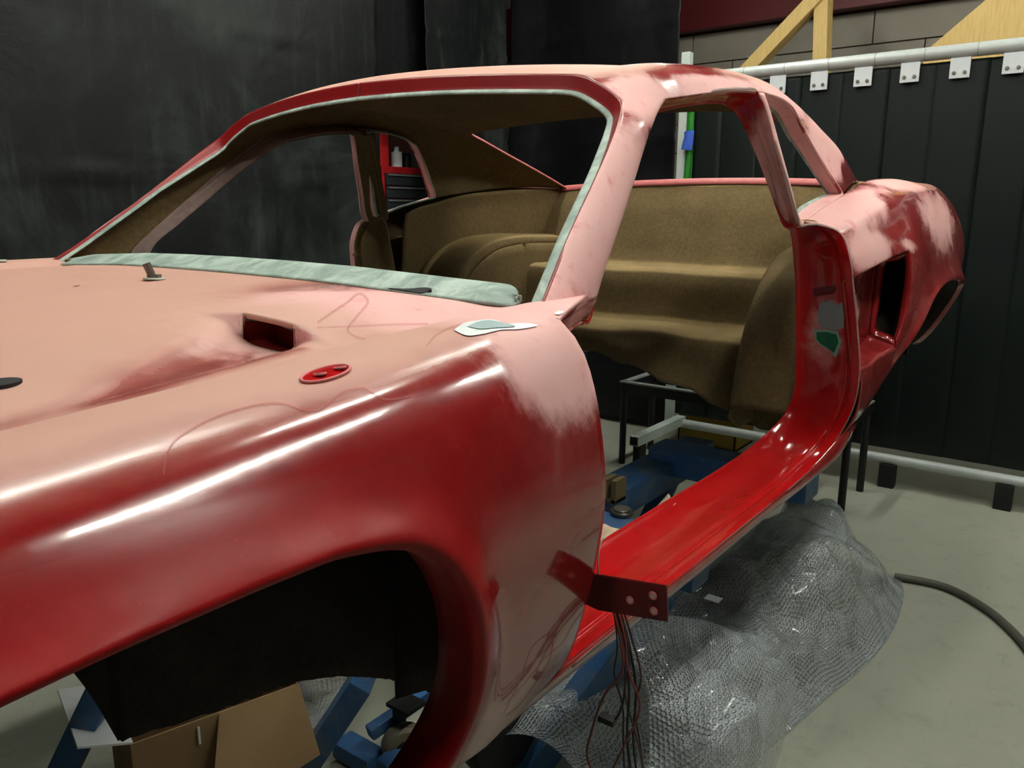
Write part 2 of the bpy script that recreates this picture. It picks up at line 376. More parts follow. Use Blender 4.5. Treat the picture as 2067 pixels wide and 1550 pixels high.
# vent ducts behind the lips
for sg, nm in ((-1, 'vent_duct'), (1, 'vent_duct')):
    G = []
    for X, zt, zb in ((.02, 0, 0), (.045, -.004, .004), (.07, -.010, .010)):
        row = []
        for f in np.linspace(-1, 1, 11):
            ww = .485+.050*f; zz = float(prof_at(.02, 4.)[0, 1])
            row.append((X-.001, sg*ww, zz-.024*math.exp(-(f*.8)**4)+(X-.02)*-.12))
        G.append(row)
    Bf = patch(G, 6, 21); top = Bf.copy(); top[:, :, 2] += .022
    bk = np.stack([Bf[-1], top[-1]]); s1 = np.stack([Bf[:, 0], top[:, 0]]); s2 = np.stack([Bf[:, -1], top[:, -1]])
    d = put(nm, joinm(*[gridmesh(b) for b in (Bf, bk, s1, s2)]), 'ductred', car, True)

bv_front = BVHTree.FromPolygons([Vector(v) for v in full[0]], full[1])
def drop(bv, pts2, off=.0012, frm=2.0):
    out = []
    for x, y in pts2:
        h = bv.ray_cast(Vector((x, y, frm)), Vector((0, 0, -1)))
        out.append(tuple(h[0]+h[1].normalized()*off) if h[0] else (x, y, 1.1))
    return out
def decal_disc(name, bv, c, radii, ang, mat, parent, off=.0012, rag=0., seed=0, rings=5, n=36, label=None, cast=None):
    r_ = np.random.RandomState(seed); ph = r_.rand(4)*6.28; am = r_.rand(4)*rag
    pts = [np.array(c, float)]; ca, sa = math.cos(ang), math.sin(ang)
    for q in range(1, rings+1):
        for k in range(n):
            a = 2*math.pi*k/n; rr = q/rings*(1+sum(am[i]*math.sin((i+2)*a+ph[i]) for i in range(4)))
            u, v = radii[0]*rr*math.cos(a), radii[1]*rr*math.sin(a); pts.append(np.array(c)+np.array([u*ca-v*sa, u*sa+v*ca]))
    V = drop(bv, pts, off) if cast is None else cast(pts, off)
    Fc = [(0, 1+k, 1+(k+1) % n) for k in range(n)]+[(1+(q-1)*n+k, 1+q*n+k, 1+q*n+(k+1) % n, 1+(q-1)*n+(k+1) % n) for q in range(1, rings) for k in range(n)]
    o = put(name, (V, Fc), mat, parent, True, sharp=None)
    if label: o['label'] = label
    return o
# smears of filler, laid on the surface they were put on
def on_surface(bv, px, py, off=0.):
    d = _f+_r*(px-1033.5)/FPX-_u*(py-775)/FPX; h = bv.ray_cast(Vector(CAM), Vector(d).normalized())
    if h[0] is None: return None
    n = h[1] if h[1].dot(Vector(d)) < 0 else -h[1]
    return np.array(h[0]+n*off)
def smear(name, bv, pix, mat, off, parent, label=None, n=5, sub=4):
    pix = curve(pix+[pix[0]], len(pix)*sub+1)[:-1]; c = pix.mean(0); K = len(pix); V = []
    for q in range(n+1):
        for p in pix:
            h = on_surface(bv, *(c+(p-c)*q/n), off); V.append(h if h is not None else (V[-1] if V else on_surface(bv, c[0]-14, c[1]+4, off)))
    Fc = [(q*K+k, (q+1)*K+k, (q+1)*K+(k+1) % K, q*K+(k+1) % K) for q in range(n) for k in range(K)]
    o = put(name, (V, Fc), mat, parent, True, sharp=None)
    if label: o['label'] = label
    return o
smear('filler_patch', bv_front, [(917, 668), (935, 655), (962, 649), (1000, 648), (1020, 655), (1050, 654), (1086, 658), (1050, 666), (1010, 668), (975, 676), (940, 679)], 'filler_white', .0012, car, 'white body filler smear on cowl corner')
smear('filler_patch', bv_front, [(944, 662), (962, 654), (990, 650), (1012, 654), (1040, 661), (1000, 665), (965, 667)], 'filler_grey', .0020, car, 'grey sanded centre of filler smear')
smear('filler_patch', bv_front, [(1118, 634), (1131, 629), (1138, 631), (1126, 637)], 'filler_white', .0012, car, 'small white filler dab by pillar foot')
def streak(pix, w, mat, name='sanding_mark', N=220):
    c = curve([(float(a), float(b)) for a, b in pix], N); V = []
    for k, p in enumerate(c):
        t_ = c[min(k+1, N-1)]-c[max(k-1, 0)]; n_ = np.array((-t_[1], t_[0])); n_ /= np.linalg.norm(n_)+1e-9
        for f in (-.5, .5):
            h = on_surface(bv_front, *(p+n_*w*f), .0008); V.append(h if h is not None else V[-1])
    V = np.array(V); good = [np.linalg.norm(V[2*i]-V[2*i+2]) < .03 and np.linalg.norm(V[2*i]-V[2*i+1]) < .035 for i in range(N-1)]
    runs = []; st_ = 0
    for i in range(N):
        if i == N-1 or not good[i]:
            runs.append((i-st_, st_, i)); st_ = i+1
    L_, i0, i1 = max(runs)
    put(name, (V[2*i0:2*i1+2], [(2*i, 2*i+1, 2*i+3, 2*i+2) for i in range(L_)]), mat, car, True, sharp=None)
streak([(640, 652), (700, 612), (728, 594), (742, 606), (720, 640), (702, 668), (722, 682), (790, 672), (870, 650), (920, 640), (944, 645)], 5, 'mark')
streak([(640, 662), (720, 658), (800, 655), (900, 655)], 3, 'mark')
streak([(860, 700), (880, 678), (905, 664), (935, 655)], 4, 'mark')
streak([(330, 960), (345, 900), (400, 860), (480, 828), (560, 815), (640, 830), (700, 790), (735, 785), (770, 805), (830, 800)], 4, 'mark2')
# mirror seat: raised rim, red face, two holes
def ell(k, cx=657, cy=757, a=51, b=12.5, t=math.radians(-14)): return [(cx+a*k*math.cos(u)*math.cos(t)-b*k*math.sin(u)*math.sin(t), cy+a*k*math.cos(u)*math.sin(t)+b*k*math.sin(u)*math.cos(t)) for u in np.linspace(0, 2*math.pi, 25)[:-1]]
face = smear('mirror_seat', bv_front, ell(1.), 'redgloss', .0016, car, 'red oval mirror seat with two screw holes', 4, 1)
ring = [on_surface(bv_front, *p, .0014) for p in ell(1.0)]; ring.append(ring[0])
put('rim', tube_mesh(curve(ring, 60), .0013, 8, False), 'pinkrim', face, True)
for hx, hy in ((646, 761), (686, 748)):
    hp = on_surface(bv_front, hx, hy, .0018)
    put('screw_hole', disc_mesh(hp-np.array((0, 0, .002)), (0, -.15, 1), .0038, .0026, 16), 'black', face, True)
    put('hole_rim', tube_mesh([hp+np.array((.0046*math.cos(a), .0046*math.sin(a), .0008-.0007*math.sin(a))) for a in np.linspace(0, 2*math.pi, 25)], .0010, 6, False), 'pinkrim', face, True)
# hood pin with washer, second hole, chip
hp = on_surface(bv_front, 312, 565)
pin = put('hood_pin', tube_mesh([hp-np.array((0, 0, .01)), hp+np.array((-.004, .003, .012)), hp+np.array((-.008, .006, .026))], .0062, 14), 'steel', car, True)
put('washer', disc_mesh(hp+np.array((0, 0, .0005)), (.05, 0, 1), .017, .003, 24, .0008), 'rawedge', pin, True)
put('nut', disc_mesh(hp+np.array((0, 0, .003)), (.05, 0, 1), .0105, .006, 6), 'steel', pin)
hq = [on_surface(bv_front, 0, 776, .001), on_surface(bv_front, 155, 578, .001), on_surface(bv_front, 2, 529, .001)]
put('hood_hole', disc_mesh(np.array(hq[0])-np.array((0, 0, .002)), (-.03, 0, 1), .017, .0035, 24), 'black', car, True)
decal_disc('paint_chip', bv_front, hq[1][:2], (.006, .003), .4, 'black', car, .001, .4, 2, 2, 10)
put('hood_pin_base', disc_mesh(np.array(hq[2]), (0, 0, 1), .012, .004, 20, .001), 'rawedge', car, True)

# --- cowl strip of bare primer along the windshield base
G = []
for f in np.linspace(-1, 1, 33):
    y = f*.625; a = abs(y); xa = .30-.04*(1-(a/.62)**2); za = 1.1805+.003-.020*(a/.60)**2 if a < .6 else 1.1635
    zz = float(np.interp(a, [0, .15, .3, .43, .53, .6, .63], [1.181, 1.180, 1.177, 1.171, 1.166, 1.163, 1.162]))
    k = math.sqrt(max(0, 1-max(0, (a-.56)/.065)**2)); L = .052*k
    G.append([(xa-.012, y, zz+.0015), (xa+.004, y, zz+.006), (xa+L*.55, y, zz+.012+.004*k), (xa+L, y, zz+.015*k+.004), (xa+L+.004, y, zz-.004)])
m = weld(gridmesh(patch(G, 120, 14)), .0003, outward=CEN)
cowl = mesh_obj('cowl_strip', m[0], m[1], 'primer', car); solidify(cowl, .004, 'fibre'); cowl['label'] = 'grey-green primed strip along the windshield base'
bvc = BVHTree.FromPolygons([Vector(v) for v in m[0]], m[1])
smear('vent_slot', bvc, [(772, 582), (815, 584), (872, 589), (868, 595), (845, 596), (810, 591)], 'black', .0012, cowl)

# ------------------------------------------------------------------ roof, pillars, sail panels
def mix3(a, b, f): return tuple(a[i]+(b[i]-a[i])*f for i in range(3))
# rows: (centre x,z), (column-4 point: x,w,z), (outer edge point: x,w,z), shoulder heave
ROWS = [
 ((.615, 1.525), (.685, .465, 1.5060), (.668, .560, 1.456)),
 ((.655, 1.542), (.728, .465, 1.5220), (.735, .565, 1.466)),
 ((.740, 1.559), (.800, .468, 1.5350), (.815, .562, 1.474)),
 ((.860, 1.574), (.900, .475, 1.5480), (.950, .588, 1.498)),
 ((1.00, 1.585), (1.02, .485, 1.5570), (1.060, .606, 1.513)),
 ((1.15, 1.590), (1.15, .492, 1.5620), (1.160, .613, 1.518)),
 ((1.30, 1.585), (1.29, .496, 1.5600), (1.280, .613, 1.515)),
 ((1.44, 1.572), (1.42, .498, 1.5490), (1.365, .612, 1.494)),
 ((1.560, 1.555), (1.535, .500, 1.5300), (1.402, .620, 1.463)),
 ((1.75, 1.500), (1.75, .515, 1.4800), (1.445, .637, 1.418)),
 ((1.97, 1.445), (1.97, .530, 1.4280), (1.490, .659, 1.370)),
 ((2.15, 1.392), (2.17, .540, 1.3750), (1.535, .681, 1.322)),
]
BUL = [.004, .016, .026, .026, .024, .024, .026, .030, .038, .042, .040, .020]   # how far the shoulder stands out of the straight line between column 4 and the edge
G = []
for (cx, cz), c4, e, bu in zip(*zip(*ROWS), BUL):
    row = []
    for f in (0, .3, .6, .85):
        row.append((cx+(c4[0]-cx)*f**1.6, c4[1]*f, cz+(c4[2]-cz)*f**2.1))
    row.append(c4)
    c4a, ea = np.array(c4), np.array(e)
    for f in (.3, .55, .78, .92):
        p = c4a+(ea-c4a)*f; s = math.sin(math.pi*f**.85)
        row.append((p[0], p[1]+bu*.55*s, p[2]+bu*.75*s))
    row.append(e); G.append(row)
G = np.array(G); G[:, :, 1] *= -1
us = np.r_[np.linspace(0, 2, 17)[:-1], np.linspace(2, 8, 55)[:-1], np.linspace(8, 11, 34)]; vs = np.r_[np.linspace(0, 4, 25)[:-1], np.linspace(4, 9, 31)]
RB = patch(G, 0, 0, us=us, vs=vs)
mroof = gridmesh(RB, keep=lambda i, j: not (us[i] >= 8-1e-6 and vs[j] < 4-1e-6))
# A pillar: from the cowl up to the roof edge between rows 0 and 2
E1 = [(.285, .672, 1.166), (.33, .657, 1.196), (.40, .636, 1.248), (.475, .617, 1.303), (.555, .599, 1.365), (.615, .582, 1.414), (.668, .560, 1.456)]
E2 = [(.445, .655, 1.163), (.475, .648, 1.195), (.545, .631, 1.258), (.62, .611, 1.323), (.70, .588, 1.392), (.76, .572, 1.438), (.815, .562, 1.474)]
G = []
for a, b in zip(E1, E2):
    a, b = np.array(a), np.array(b); r = []
    for f in (0, .12, .5, .88, 1.0):
        p = a+(b-a)*f; p[1] += .016*math.sin(math.pi*f)**.7*(1.0); r.append(p)
    G.append(r)
# the last row follows the roof edge
i2 = int(np.where(abs(us-2) < 1e-6)[0][0]); edge = RB[:i2+1, -1]
G[-1] = [edge[0]*[1, -1, 1], edge[2]*[1, -1, 1], edge[8]*[1, -1, 1], edge[14]*[1, -1, 1], edge[-1]*[1, -1, 1]]
G = np.array(G); G[:, :, 1] *= -1
PBp = patch(G, 60, i2+1); PBp[-1] = edge
mp = gridmesh(PBp)
hr = weld(joinm(mroof, mp), .0012, smooth=0, outward=(1.0, 0, 1.2))
fr = weld(joinm(hr, mirror(hr)), .0008, smooth=7, outward=(1.0, 0, 1.2), fac=.4)
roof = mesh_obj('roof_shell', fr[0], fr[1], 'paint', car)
def cond_roof(co, no):
    X, y, z = co[:, 0], co[:, 1], co[:, 2]
    dust = sst(no[:, 2], .55, .95)*sst(z, 1.47, 1.52)
    near = np.where(y < 0, 1., .55)
    sand = np.maximum.reduce([blob(co, (.45, -.63, 1.30), (.35, .2, .25)), blob(co, (.74, -.56, 1.46), (.14, .1, .07)), blob(co, (.97, -.60, 1.51), (.26, .06, .05)), .95*blob(co, (1.3, -.58, 1.53), (.28, .09, .08)), blob(co, (1.55, -.62, 1.43), (.2, .12, .13)), .65*blob(co, (.45, .63, 1.30), (.35, .1, .25))])
    clear = np.maximum(blob(co, (.97, -.53, 1.55), (.13, .035, .03)), blob(co, (1.72, -.66, 1.37), (.1, .06, .04)))
    dust = dust*(1-sst(X, 1.35, 1.5))
    return dict(dust=dust*(1-clear), sand=sand*(1-.9*clear), haze=np.ones(len(X))*.8)
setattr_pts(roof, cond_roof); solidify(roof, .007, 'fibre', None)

# --- windshield flange: a rebate round the opening with a raw pale edge
hd = RB[0]                                    # header, centre -> near corner
pl = PBp[::-1, 0]                             # near pillar, top -> foot
path = np.r_[hd, pl[1:]]
_p = curve(path, 160)
for _ in range(14): _p[1:-1] = .25*_p[:-2]+.5*_p[1:-1]+.25*_p[2:]
path = _p
def flange(path, inward, depth, back, matsname, nm, parent, rim=.006, red=True):
    """strip running from the path edge inward; last band is the raw edge"""
    rows = []
    for k in range(len(path)):
        a = np.array(path[k]); iv = np.array(inward(k), float); bk = np.array(back(k), float)
        rows.append([a-iv*.001, a+bk*depth*.5, a+bk*depth, a+bk*depth+iv*rim, a+bk*(depth+.004)+iv*rim])
    return np.array(rows)
GC = np.array((.56, 0, 1.30))
def tang(k):
    t = path[min(k+1, len(path)-1)]-path[max(k-1, 0)]; return t/np.linalg.norm(t)
nrm = np.array((-.62, 0, .78))                # glass plane normal (forwards, up)
def inw(k):
    t = tang(k); v = np.cross(nrm, t); v /= np.linalg.norm(v)
    return v if v@(GC-path[k]) > 0 else -v
def depthk(k): 
    p = path[k]; return .026 if p[2] > 1.43 else .026-.018*min(1, (1.43-p[2])/.10)
rows = []
for k in range(len(path)):
    a = path[k]; iv = inw(k); d = depthk(k); rb = .007+.006*float(sst(np.array(1.47-a[2]), 0, .1)); bk = -nrm*.55+iv*.6; bk /= np.linalg.norm(bk)
    rows.append([a, a+bk*d*.5, a+bk*d, a+bk*d+iv*rb, a+bk*(d+.004)+iv*(rb+.0005)])
FB = np.array(rows)
def dens(B): return patch(B, len(B), 0, 'cr', 'pchip', vs=[0, .25, .5, 1, 1.5, 2, 2.03, 2.5, 3, 3.5, 4], us=np.arange(len(B)))
fm = gridmesh(dens(FB)); ncol = 10
idx = [0 if (i % ncol) < 5 else 1 for i in range(len(fm[1]))]
fo = weld(fm, .00001, outward=None)
for sgn in (1, -1):
    mm = (fm[0], fm[1]) if sgn == 1 else mirror(fm)
    o = mesh_obj('windshield_flange', mm[0], mm[1], ['redband', 'primer'], car, True, idx)
    solidify(o, .0025, None); 
# --- quarter panel: columns fan from the belt to the wheel opening
def col(*pts): return np.array(pts, float)
QC = [
 col((1.262, .678, 1.262), (1.266, .715, 1.2535), (1.267, .742, 1.246), (1.267, .754, 1.236), (1.265, .768, 1.21), (1.262, .780, 1.18), (1.268, .788, 1.145), (1.29, .800, 1.05), (1.300, .812, .945), (1.310, .816, .90), (1.318, .806, .83), (1.318, .775, .775), (1.312, .735, .745)),
 col((1.36, .680, 1.287), (1.36, .718, 1.276), (1.36, .748, 1.268), (1.36, .761, 1.257), (1.36, .779, 1.225), (1.36, .794, 1.195), (1.36, .803, 1.165), (1.37, .815, 1.05), (1.375, .818, .945), (1.38, .818, .90), (1.385, .806, .83), (1.385, .775, .785), (1.38, .735, .755)),
 col((1.47, .682, 1.311), (1.47, .723, 1.301), (1.47, .755, 1.293), (1.47, .769, 1.281), (1.475, .790, 1.243), (1.48, .808, 1.213), (1.485, .820, 1.185), (1.475, .830, 1.06), (1.45, .822, .955), (1.45, .818, .905), (1.45, .806, .84), (1.45, .775, .80), (1.445, .735, .77)),
 col((1.545, .682, 1.326), (1.545, .727, 1.319), (1.545, .760, 1.309), (1.545, .775, 1.296), (1.55, .798, 1.255), (1.555, .818, 1.225), (1.56, .834, 1.195), (1.56, .846, 1.08), (1.53, .835, .965), (1.515, .825, .915), (1.505, .808, .86), (1.50, .785, .825), (1.495, .735, .79)),
 col((1.62, .680, 1.342), (1.62, .730, 1.334), (1.62, .765, 1.323), (1.62, .780, 1.309), (1.62, .805, 1.268), (1.62, .826, 1.232), (1.62, .842, 1.195), (1.61, .852, 1.09), (1.575, .845, .985), (1.555, .838, .94), (1.545, .82, .90), (1.54, .80, .87), (1.535, .75, .84)),
 col((1.72, .675, 1.356), (1.72, .730, 1.349), (1.72, .768, 1.338), (1.72, .785, 1.322), (1.72, .811, 1.28), (1.715, .832, 1.235), (1.705, .845, 1.195), (1.685, .856, 1.12), (1.645, .862, 1.045), (1.625, .864, 1.015), (1.612, .86, .99), (1.606, .845, .985), (1.604, .80, .98)),
 col((1.85, .660, 1.367), (1.85, .728, 1.362), (1.85, .772, 1.350), (1.85, .790, 1.333), (1.845, .816, 1.285), (1.84, .836, 1.235), (1.825, .848, 1.185), (1.80, .858, 1.135), (1.765, .868, 1.098), (1.75, .872, 1.086), (1.745, .872, 1.078), (1.744, .855, 1.074), (1.744, .80, 1.072)),
 col((2.02, .620, 1.373), (2.02, .715, 1.370), (2.02, .772, 1.356), (2.02, .792, 1.337), (2.02, .818, 1.285), (2.02, .838, 1.23), (2.015, .848, 1.185), (2.01, .858, 1.145), (1.99, .870, 1.118), (1.985, .874, 1.109), (1.983, .874, 1.10), (1.983, .868, 1.098), (1.983, .858, 1.094)),
 col((2.22, .56, 1.372), (2.22, .70, 1.368), (2.22, .765, 1.352), (2.22, .785, 1.33), (2.22, .812, 1.28), (2.22, .832, 1.225), (2.22, .842, 1.18), (2.225, .852, 1.13), (2.215, .864, 1.09), (2.215, .868, 1.078), (2.213, .868, 1.07), (2.212, .862, 1.068), (2.212, .852, 1.064)),
 col((2.50, .50, 1.36), (2.50, .67, 1.355), (2.50, .74, 1.337), (2.50, .76, 1.315), (2.50, .79, 1.265), (2.50, .81, 1.21), (2.49, .82, 1.15), (2.40, .815, 1.05), (2.32, .80, .95), (2.305, .797, .935), (2.30, .795, .93), (2.298, .785, .93), (2.298, .78, .93)),
 col((2.80, .46, 1.33), (2.80, .62, 1.325), (2.80, .68, 1.305), (2.80, .70, 1.28), (2.80, .73, 1.23), (2.80, .745, 1.18), (2.80, .75, 1.12), (2.74, .74, 1.0), (2.50, .735, .88), (2.42, .73, .855), (2.40, .73, .85), (2.395, .72, .85), (2.395, .71, .85)),
]
QC = np.array(QC); QC[:8, 2] = QC[:8, 3]+np.array((0, -.008, .0065)); QC[:, :, 1] *= -1
uq = np.r_[np.linspace(0, 3, 31)[:-1], np.linspace(3, 8, 50)[:-1], np.linspace(8, 10, 14)]; vq = np.r_[np.linspace(0, 6, 43)[:-1], np.linspace(6, 8, 21)[:-1], np.linspace(8, 12, 27)]
QB = patch(QC, 0, 0, us=uq, vs=vq)
iu3 = int(np.where(abs(uq-3) < 1e-6)[0][0]); iv6 = int(np.where(abs(vq-6) < 1e-6)[0][0]); iv8 = int(np.where(abs(vq-8) < 1e-6)[0][0])
qm = gridmesh(QB, keep=lambda i, j: not (uq[i] < 3-1e-6 and 6-1e-6 <= vq[j] < 8-1e-6))
# recess behind the door edge that feeds the scoop: top ledge, floor, bottom shelf
top = QB[:iu3+1, iv6]; bot = QB[:iu3+1, iv8]; N = iu3+1; pts = []
for i in range(N):
    f = i/(N-1); a, b = top[i], bot[i]; dep = .018+.050*f**.8
    r = [a, a+np.array((0, .003, -.004))]
    at = a+np.array((.0, dep, -.010-.012*f)); bb = b+np.array((.0, dep*.95, .008+.020*f))
    for g in (0, .08, .5, .92, 1): r.append(at+(bb-at)*g)
    r += [b+np.array((0, .003, .004)), b]; pts.append(r)
RC = np.array(pts); RCB = patch(RC, N, 0, 'cr', 'pchip', us=np.arange(N), vs=np.linspace(0, 8, 49))
# floor runs on past the lip into the duct
ext = RCB[-1:, :, :].copy(); exts = []
for d in (.03, .07, .12): 
    e = ext.copy(); e[:, :, 0] += d; e[:, :, 1] += .004+d*.25; exts.append(e)
RCX = np.concatenate([RCB]+exts, 0)
keepr = lambda i, j: i < N-1 or 8 <= j < 40
rm = gridmesh(RCX, keep=keepr)
qh = weld(joinm(qm, rm), .0008, smooth=1, outward=(1.9, 0, 1.0), fac=.35)
def cond_q(co, no):
    X, y, z = co[:, 0], abs(co[:, 1]), co[:, 2]
    sand = np.maximum.reduce([blob(np.c_[X, y, z], (1.45, .72, 1.29), (.38, .09, .10)), .95*blob(np.c_[X, y, z], (1.36, .79, 1.20), (.16, .1, .07)), .72*blob(np.c_[X, y, z], (1.95, .82, 1.27), (.32, .1, .14)), .8*blob(np.c_[X, y, z], (1.85, .74, 1.36), (.3, .12, .05)), .8*blob(np.c_[X, y, z], (1.58, .84, 1.21), (.07, .1, .03)), .6*blob(np.c_[X, y, z], (1.36, .78, 1.07), (.10, .05, .12))])
    clear = blob(np.c_[X, y, z], (1.62, .81, 1.27), (.07, .08, .07))
    return dict(sand=sand*(1-.9*clear), dust=.3*sst(no[:, 2], .5, .95)*sst(X, 1.6, 1.8)+.2*sst(no[:, 2], .0, .4)*sst(X, 1.7, 2.0), haze=np.ones(len(X))*.8)
for sg in (-1, 1):
    mm = qh if sg == -1 else mirror(qh)
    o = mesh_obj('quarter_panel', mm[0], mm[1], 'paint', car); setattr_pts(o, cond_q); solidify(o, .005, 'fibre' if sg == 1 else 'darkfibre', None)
    # rolled lip of the scoop mouth and a dark plate added to fill the slot with shade
    lip = QB[iu3, iv6:iv8+1]*np.array((1, 1 if sg == -1 else -1, 1))
    zs_, ze_ = lip[0][2], lip[-1][2]; K = 64; fl = RCB[-1]*np.array((1, 1 if sg == -1 else -1, 1)); fl = fl[8:41]
    outp = np.r_[lip[::-1], curve([lip[0], fl[0]], 8)[1:-1], fl, curve([fl[-1], lip[-1]], 8)[1:-1]]
    cw_ = (lip.mean(0)+fl.mean(0))/2; inn_ = []
    for p in outp:
        e = p-cw_; hw_ = abs(lip.mean(0)[1]-fl.mean(0)[1])/2; hh_ = (zs_-ze_)/2
        outer_side = (e[1]*sg) > 0
        u = np.clip(e[1]/hw_, -1.2, 1.2); v = np.clip(e[2]/hh_, -1, 1); r_ = (abs(u)**4+abs(v)**8)**.125
        ins = .012 if outer_side else .004
        q = p.copy(); q[1] = cw_[1]+(p[1]-cw_[1])*(1-ins/hw_)*.97/max(1, (abs(u)**6+abs(v)**6)**(1/6)); q[2] = cw_[2]+(p[2]-cw_[2])*(1-.016/hh_)/max(1, (abs(u)**6+abs(v)**6)**(1/6)); q[0] += .006
        inn_.append(q)
    inn_ = np.array(inn_); inn_[:, 0] = np.linspace(inn_[:, 0].mean(), inn_[:, 0].mean(), len(inn_)) if False else inn_[:, 0]
    G = np.stack([outp, outp*.5+inn_*.5-np.array((.003, 0, 0)), inn_, inn_+np.array((.02, 0, 0))], 1); G = np.concatenate([G, G[:1]], 0)
    lp_ = put('scoop_lip', gridmesh(patch(G, len(G), 12, us=np.arange(len(G)))), 'paint', o, True, sharp=None); setattr_pts(lp_, lambda co, no: dict(haze=np.ones(len(co))*.3)); solidify(lp_, .002, None, None, 0)
    put('dark_backing', box_mesh((1.66, *sorted((sg*.70, sg*.835))[:1], .93), (1.67, sorted((sg*.70, sg*.835))[1], 1.225)), 'darkfibre', o)
    wh = QB[:, -1]*np.array((1, 1 if sg == -1 else -1, 1)); wh = wh[uq >= 3.6]
    G = [[p, p+np.array((0, -sg*.08, .0)), p+np.array((0, -sg*.22, .0))] for p in wh]
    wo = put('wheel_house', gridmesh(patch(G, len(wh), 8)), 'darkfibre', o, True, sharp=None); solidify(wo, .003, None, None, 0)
# --- door opening frame (ring of jamb, sill, post and rail)
# O outer edge, I inner edge; x, w, z
RING_O = [(.22, .772, .748), (.45, .762, .738), (.80, .757, .732), (1.10, .755, .730), (1.20, .757, .736), (1.262, .766, .757), (1.293, .785, .80), (1.298, .806, .865), (1.292, .812, .93), (1.283, .800, 1.04), (1.266, .788, 1.13), (1.260, .780, 1.18), (1.265, .754, 1.237), (1.264, .738, 1.246), (1.255, .700, 1.2535), (1.232, .679, 1.248), (1.221, .6765, 1.262), (1.195, .660, 1.33), (1.16, .637, 1.42), (1.133, .618, 1.495), (1.118, .612, 1.514), (1.06, .606, 1.513), (.95, .588, 1.498), (.85, .566, 1.4795), (.815, .562, 1.474), (.76, .572, 1.438), (.70, .588, 1.392), (.62, .611, 1.323), (.545, .631, 1.258), (.475, .648, 1.195), (.445, .655, 1.163), (.38, .68, 1.168), (.28, .722, 1.167), (.20, .757, 1.166)]
RING_I = [(.22, .612, .748), (.45, .602, .742), (.80, .598, .738), (1.10, .600, .738), (1.22, .604, .746), (1.31, .618, .770), (1.352, .640, .81), (1.36, .655, .865), (1.355, .655, .93), (1.345, .650, 1.04), (1.325, .648, 1.13), (1.310, .645, 1.18), (1.298, .642, 1.22), (1.292, .640, 1.235), (1.285, .638, 1.245), (1.275, .628, 1.252), (1.268, .622, 1.27), (1.235, .602, 1.34), (1.19, .578, 1.42), (1.152, .556, 1.478), (1.12, .548, 1.492), (1.06, .556, 1.492), (.95, .540, 1.478), (.865, .526, 1.460), (.822, .522, 1.450), (.775, .533, 1.420), (.72, .555, 1.378), (.64, .582, 1.31), (.565, .605, 1.247), (.50, .622, 1.19), (.47, .63, 1.13), (.40, .655, 1.13), (.30, .695, 1.13), (.22, .727, 1.13)]
rows = []
for k, (o_, i_) in enumerate(zip(RING_O, RING_I)):
    a, b = np.array(o_), np.array(i_); L = np.linalg.norm(b-a)
    t = np.array(RING_O[min(k+1, len(RING_O)-1)])-np.array(RING_O[max(k-1, 0)]); t /= np.linalg.norm(t)
    nn = np.cross(t, b-a); nn /= np.linalg.norm(nn)+1e-9      # out of the opening's frame face
    ctr = np.array((.75, .7, 1.1)); 
    if nn@(ctr-a) < 0: nn = -nn                                  # towards the opening
    stp = float(np.interp(k, [0, 4, 6, 9, 13, 15, 16, 19, 33], [.010, .010, .012, .014, .014, .006, .0015, .001, .001]))
    dish = float(np.interp(k, [0, 4, 8, 12, 15, 33], [.010, .010, .006, .006, .002, 0]))
    e1 = min(.30, .022/L); e2 = min(.40, .034/L); e3 = min(.5, .040/L)
    rows.append([a, a+(b-a)*e1*.55+nn*.001, a+(b-a)*e1, a+(b-a)*e2-nn*stp, a+(b-a)*e3-nn*stp*.6, a+(b-a)*(.62)-nn*(stp*.6+dish), a+(b-a)*.90-nn*stp*.5, a+(b-a)*.985+nn*.002, b])
RG = np.array(rows); RG[:, :, 1] *= -1
RGB = patch(RG, 260, 0, 'cr', 'pchip', vs=np.r_[np.linspace(0, 4, 25)[:-1], np.linspace(4, 8, 17)])
rgm = gridmesh(RGB); ringidx = [0 if (i % (RGB.shape[1]-1)) < (9 if 95 < i//(RGB.shape[1]-1) < 165 else 17 if i//(RGB.shape[1]-1) <= 95 else 0) else 1 for i in range(len(rgm[1]))]
def orient(m, inside):
    s = 0; V = np.array(m[0])
    for f in m[1][::7]:
        p = V[list(f)]; n = np.cross(p[1]-p[0], p[2]-p[0]); s += n@(np.array(inside)-p.mean(0))
    return m if s > 0 else (m[0], [tuple(q[::-1]) for q in m[1]])
rgm = orient(rgm, (.78, -.70, 1.05))
def cond_ring(co, no):
    X, y, z = co[:, 0], abs(co[:, 1]), co[:, 2]; c = np.c_[X, y, z]
    sand = np.maximum.reduce([.85*blob(c, (1.29, .71, 1.0), (.08, .07, .12)), blob(c, (1.18, .64, 1.38), (.1, .08, .18)), .45*blob(c, (.95, .57, 1.49), (.2, .06, .05)), .5*blob(c, (1.28, .69, .78), (.05, .05, .04)), .8*blob(c, (.40, .70, 1.15), (.2, .08, .04))])
    return dict(sand=sand, haze=np.ones(len(X))*.15)
frames = []
for sg in (-1, 1):
    mm = rgm if sg == -1 else mirror(rgm)
    o = mesh_obj('door_frame', mm[0], mm[1], ['litpaint', 'fibre'], car, True, None if sg == -1 else ringidx)
    setattr_pts(o, cond_ring if sg == -1 else (lambda co, no: dict(sand=np.ones(len(co))*.95))); solidify(o, .006, 'fibre', 'edgegrey'); frames.append(o)
    if sg == -1: o['label'] = 'glossy red door sill, jamb and window post'
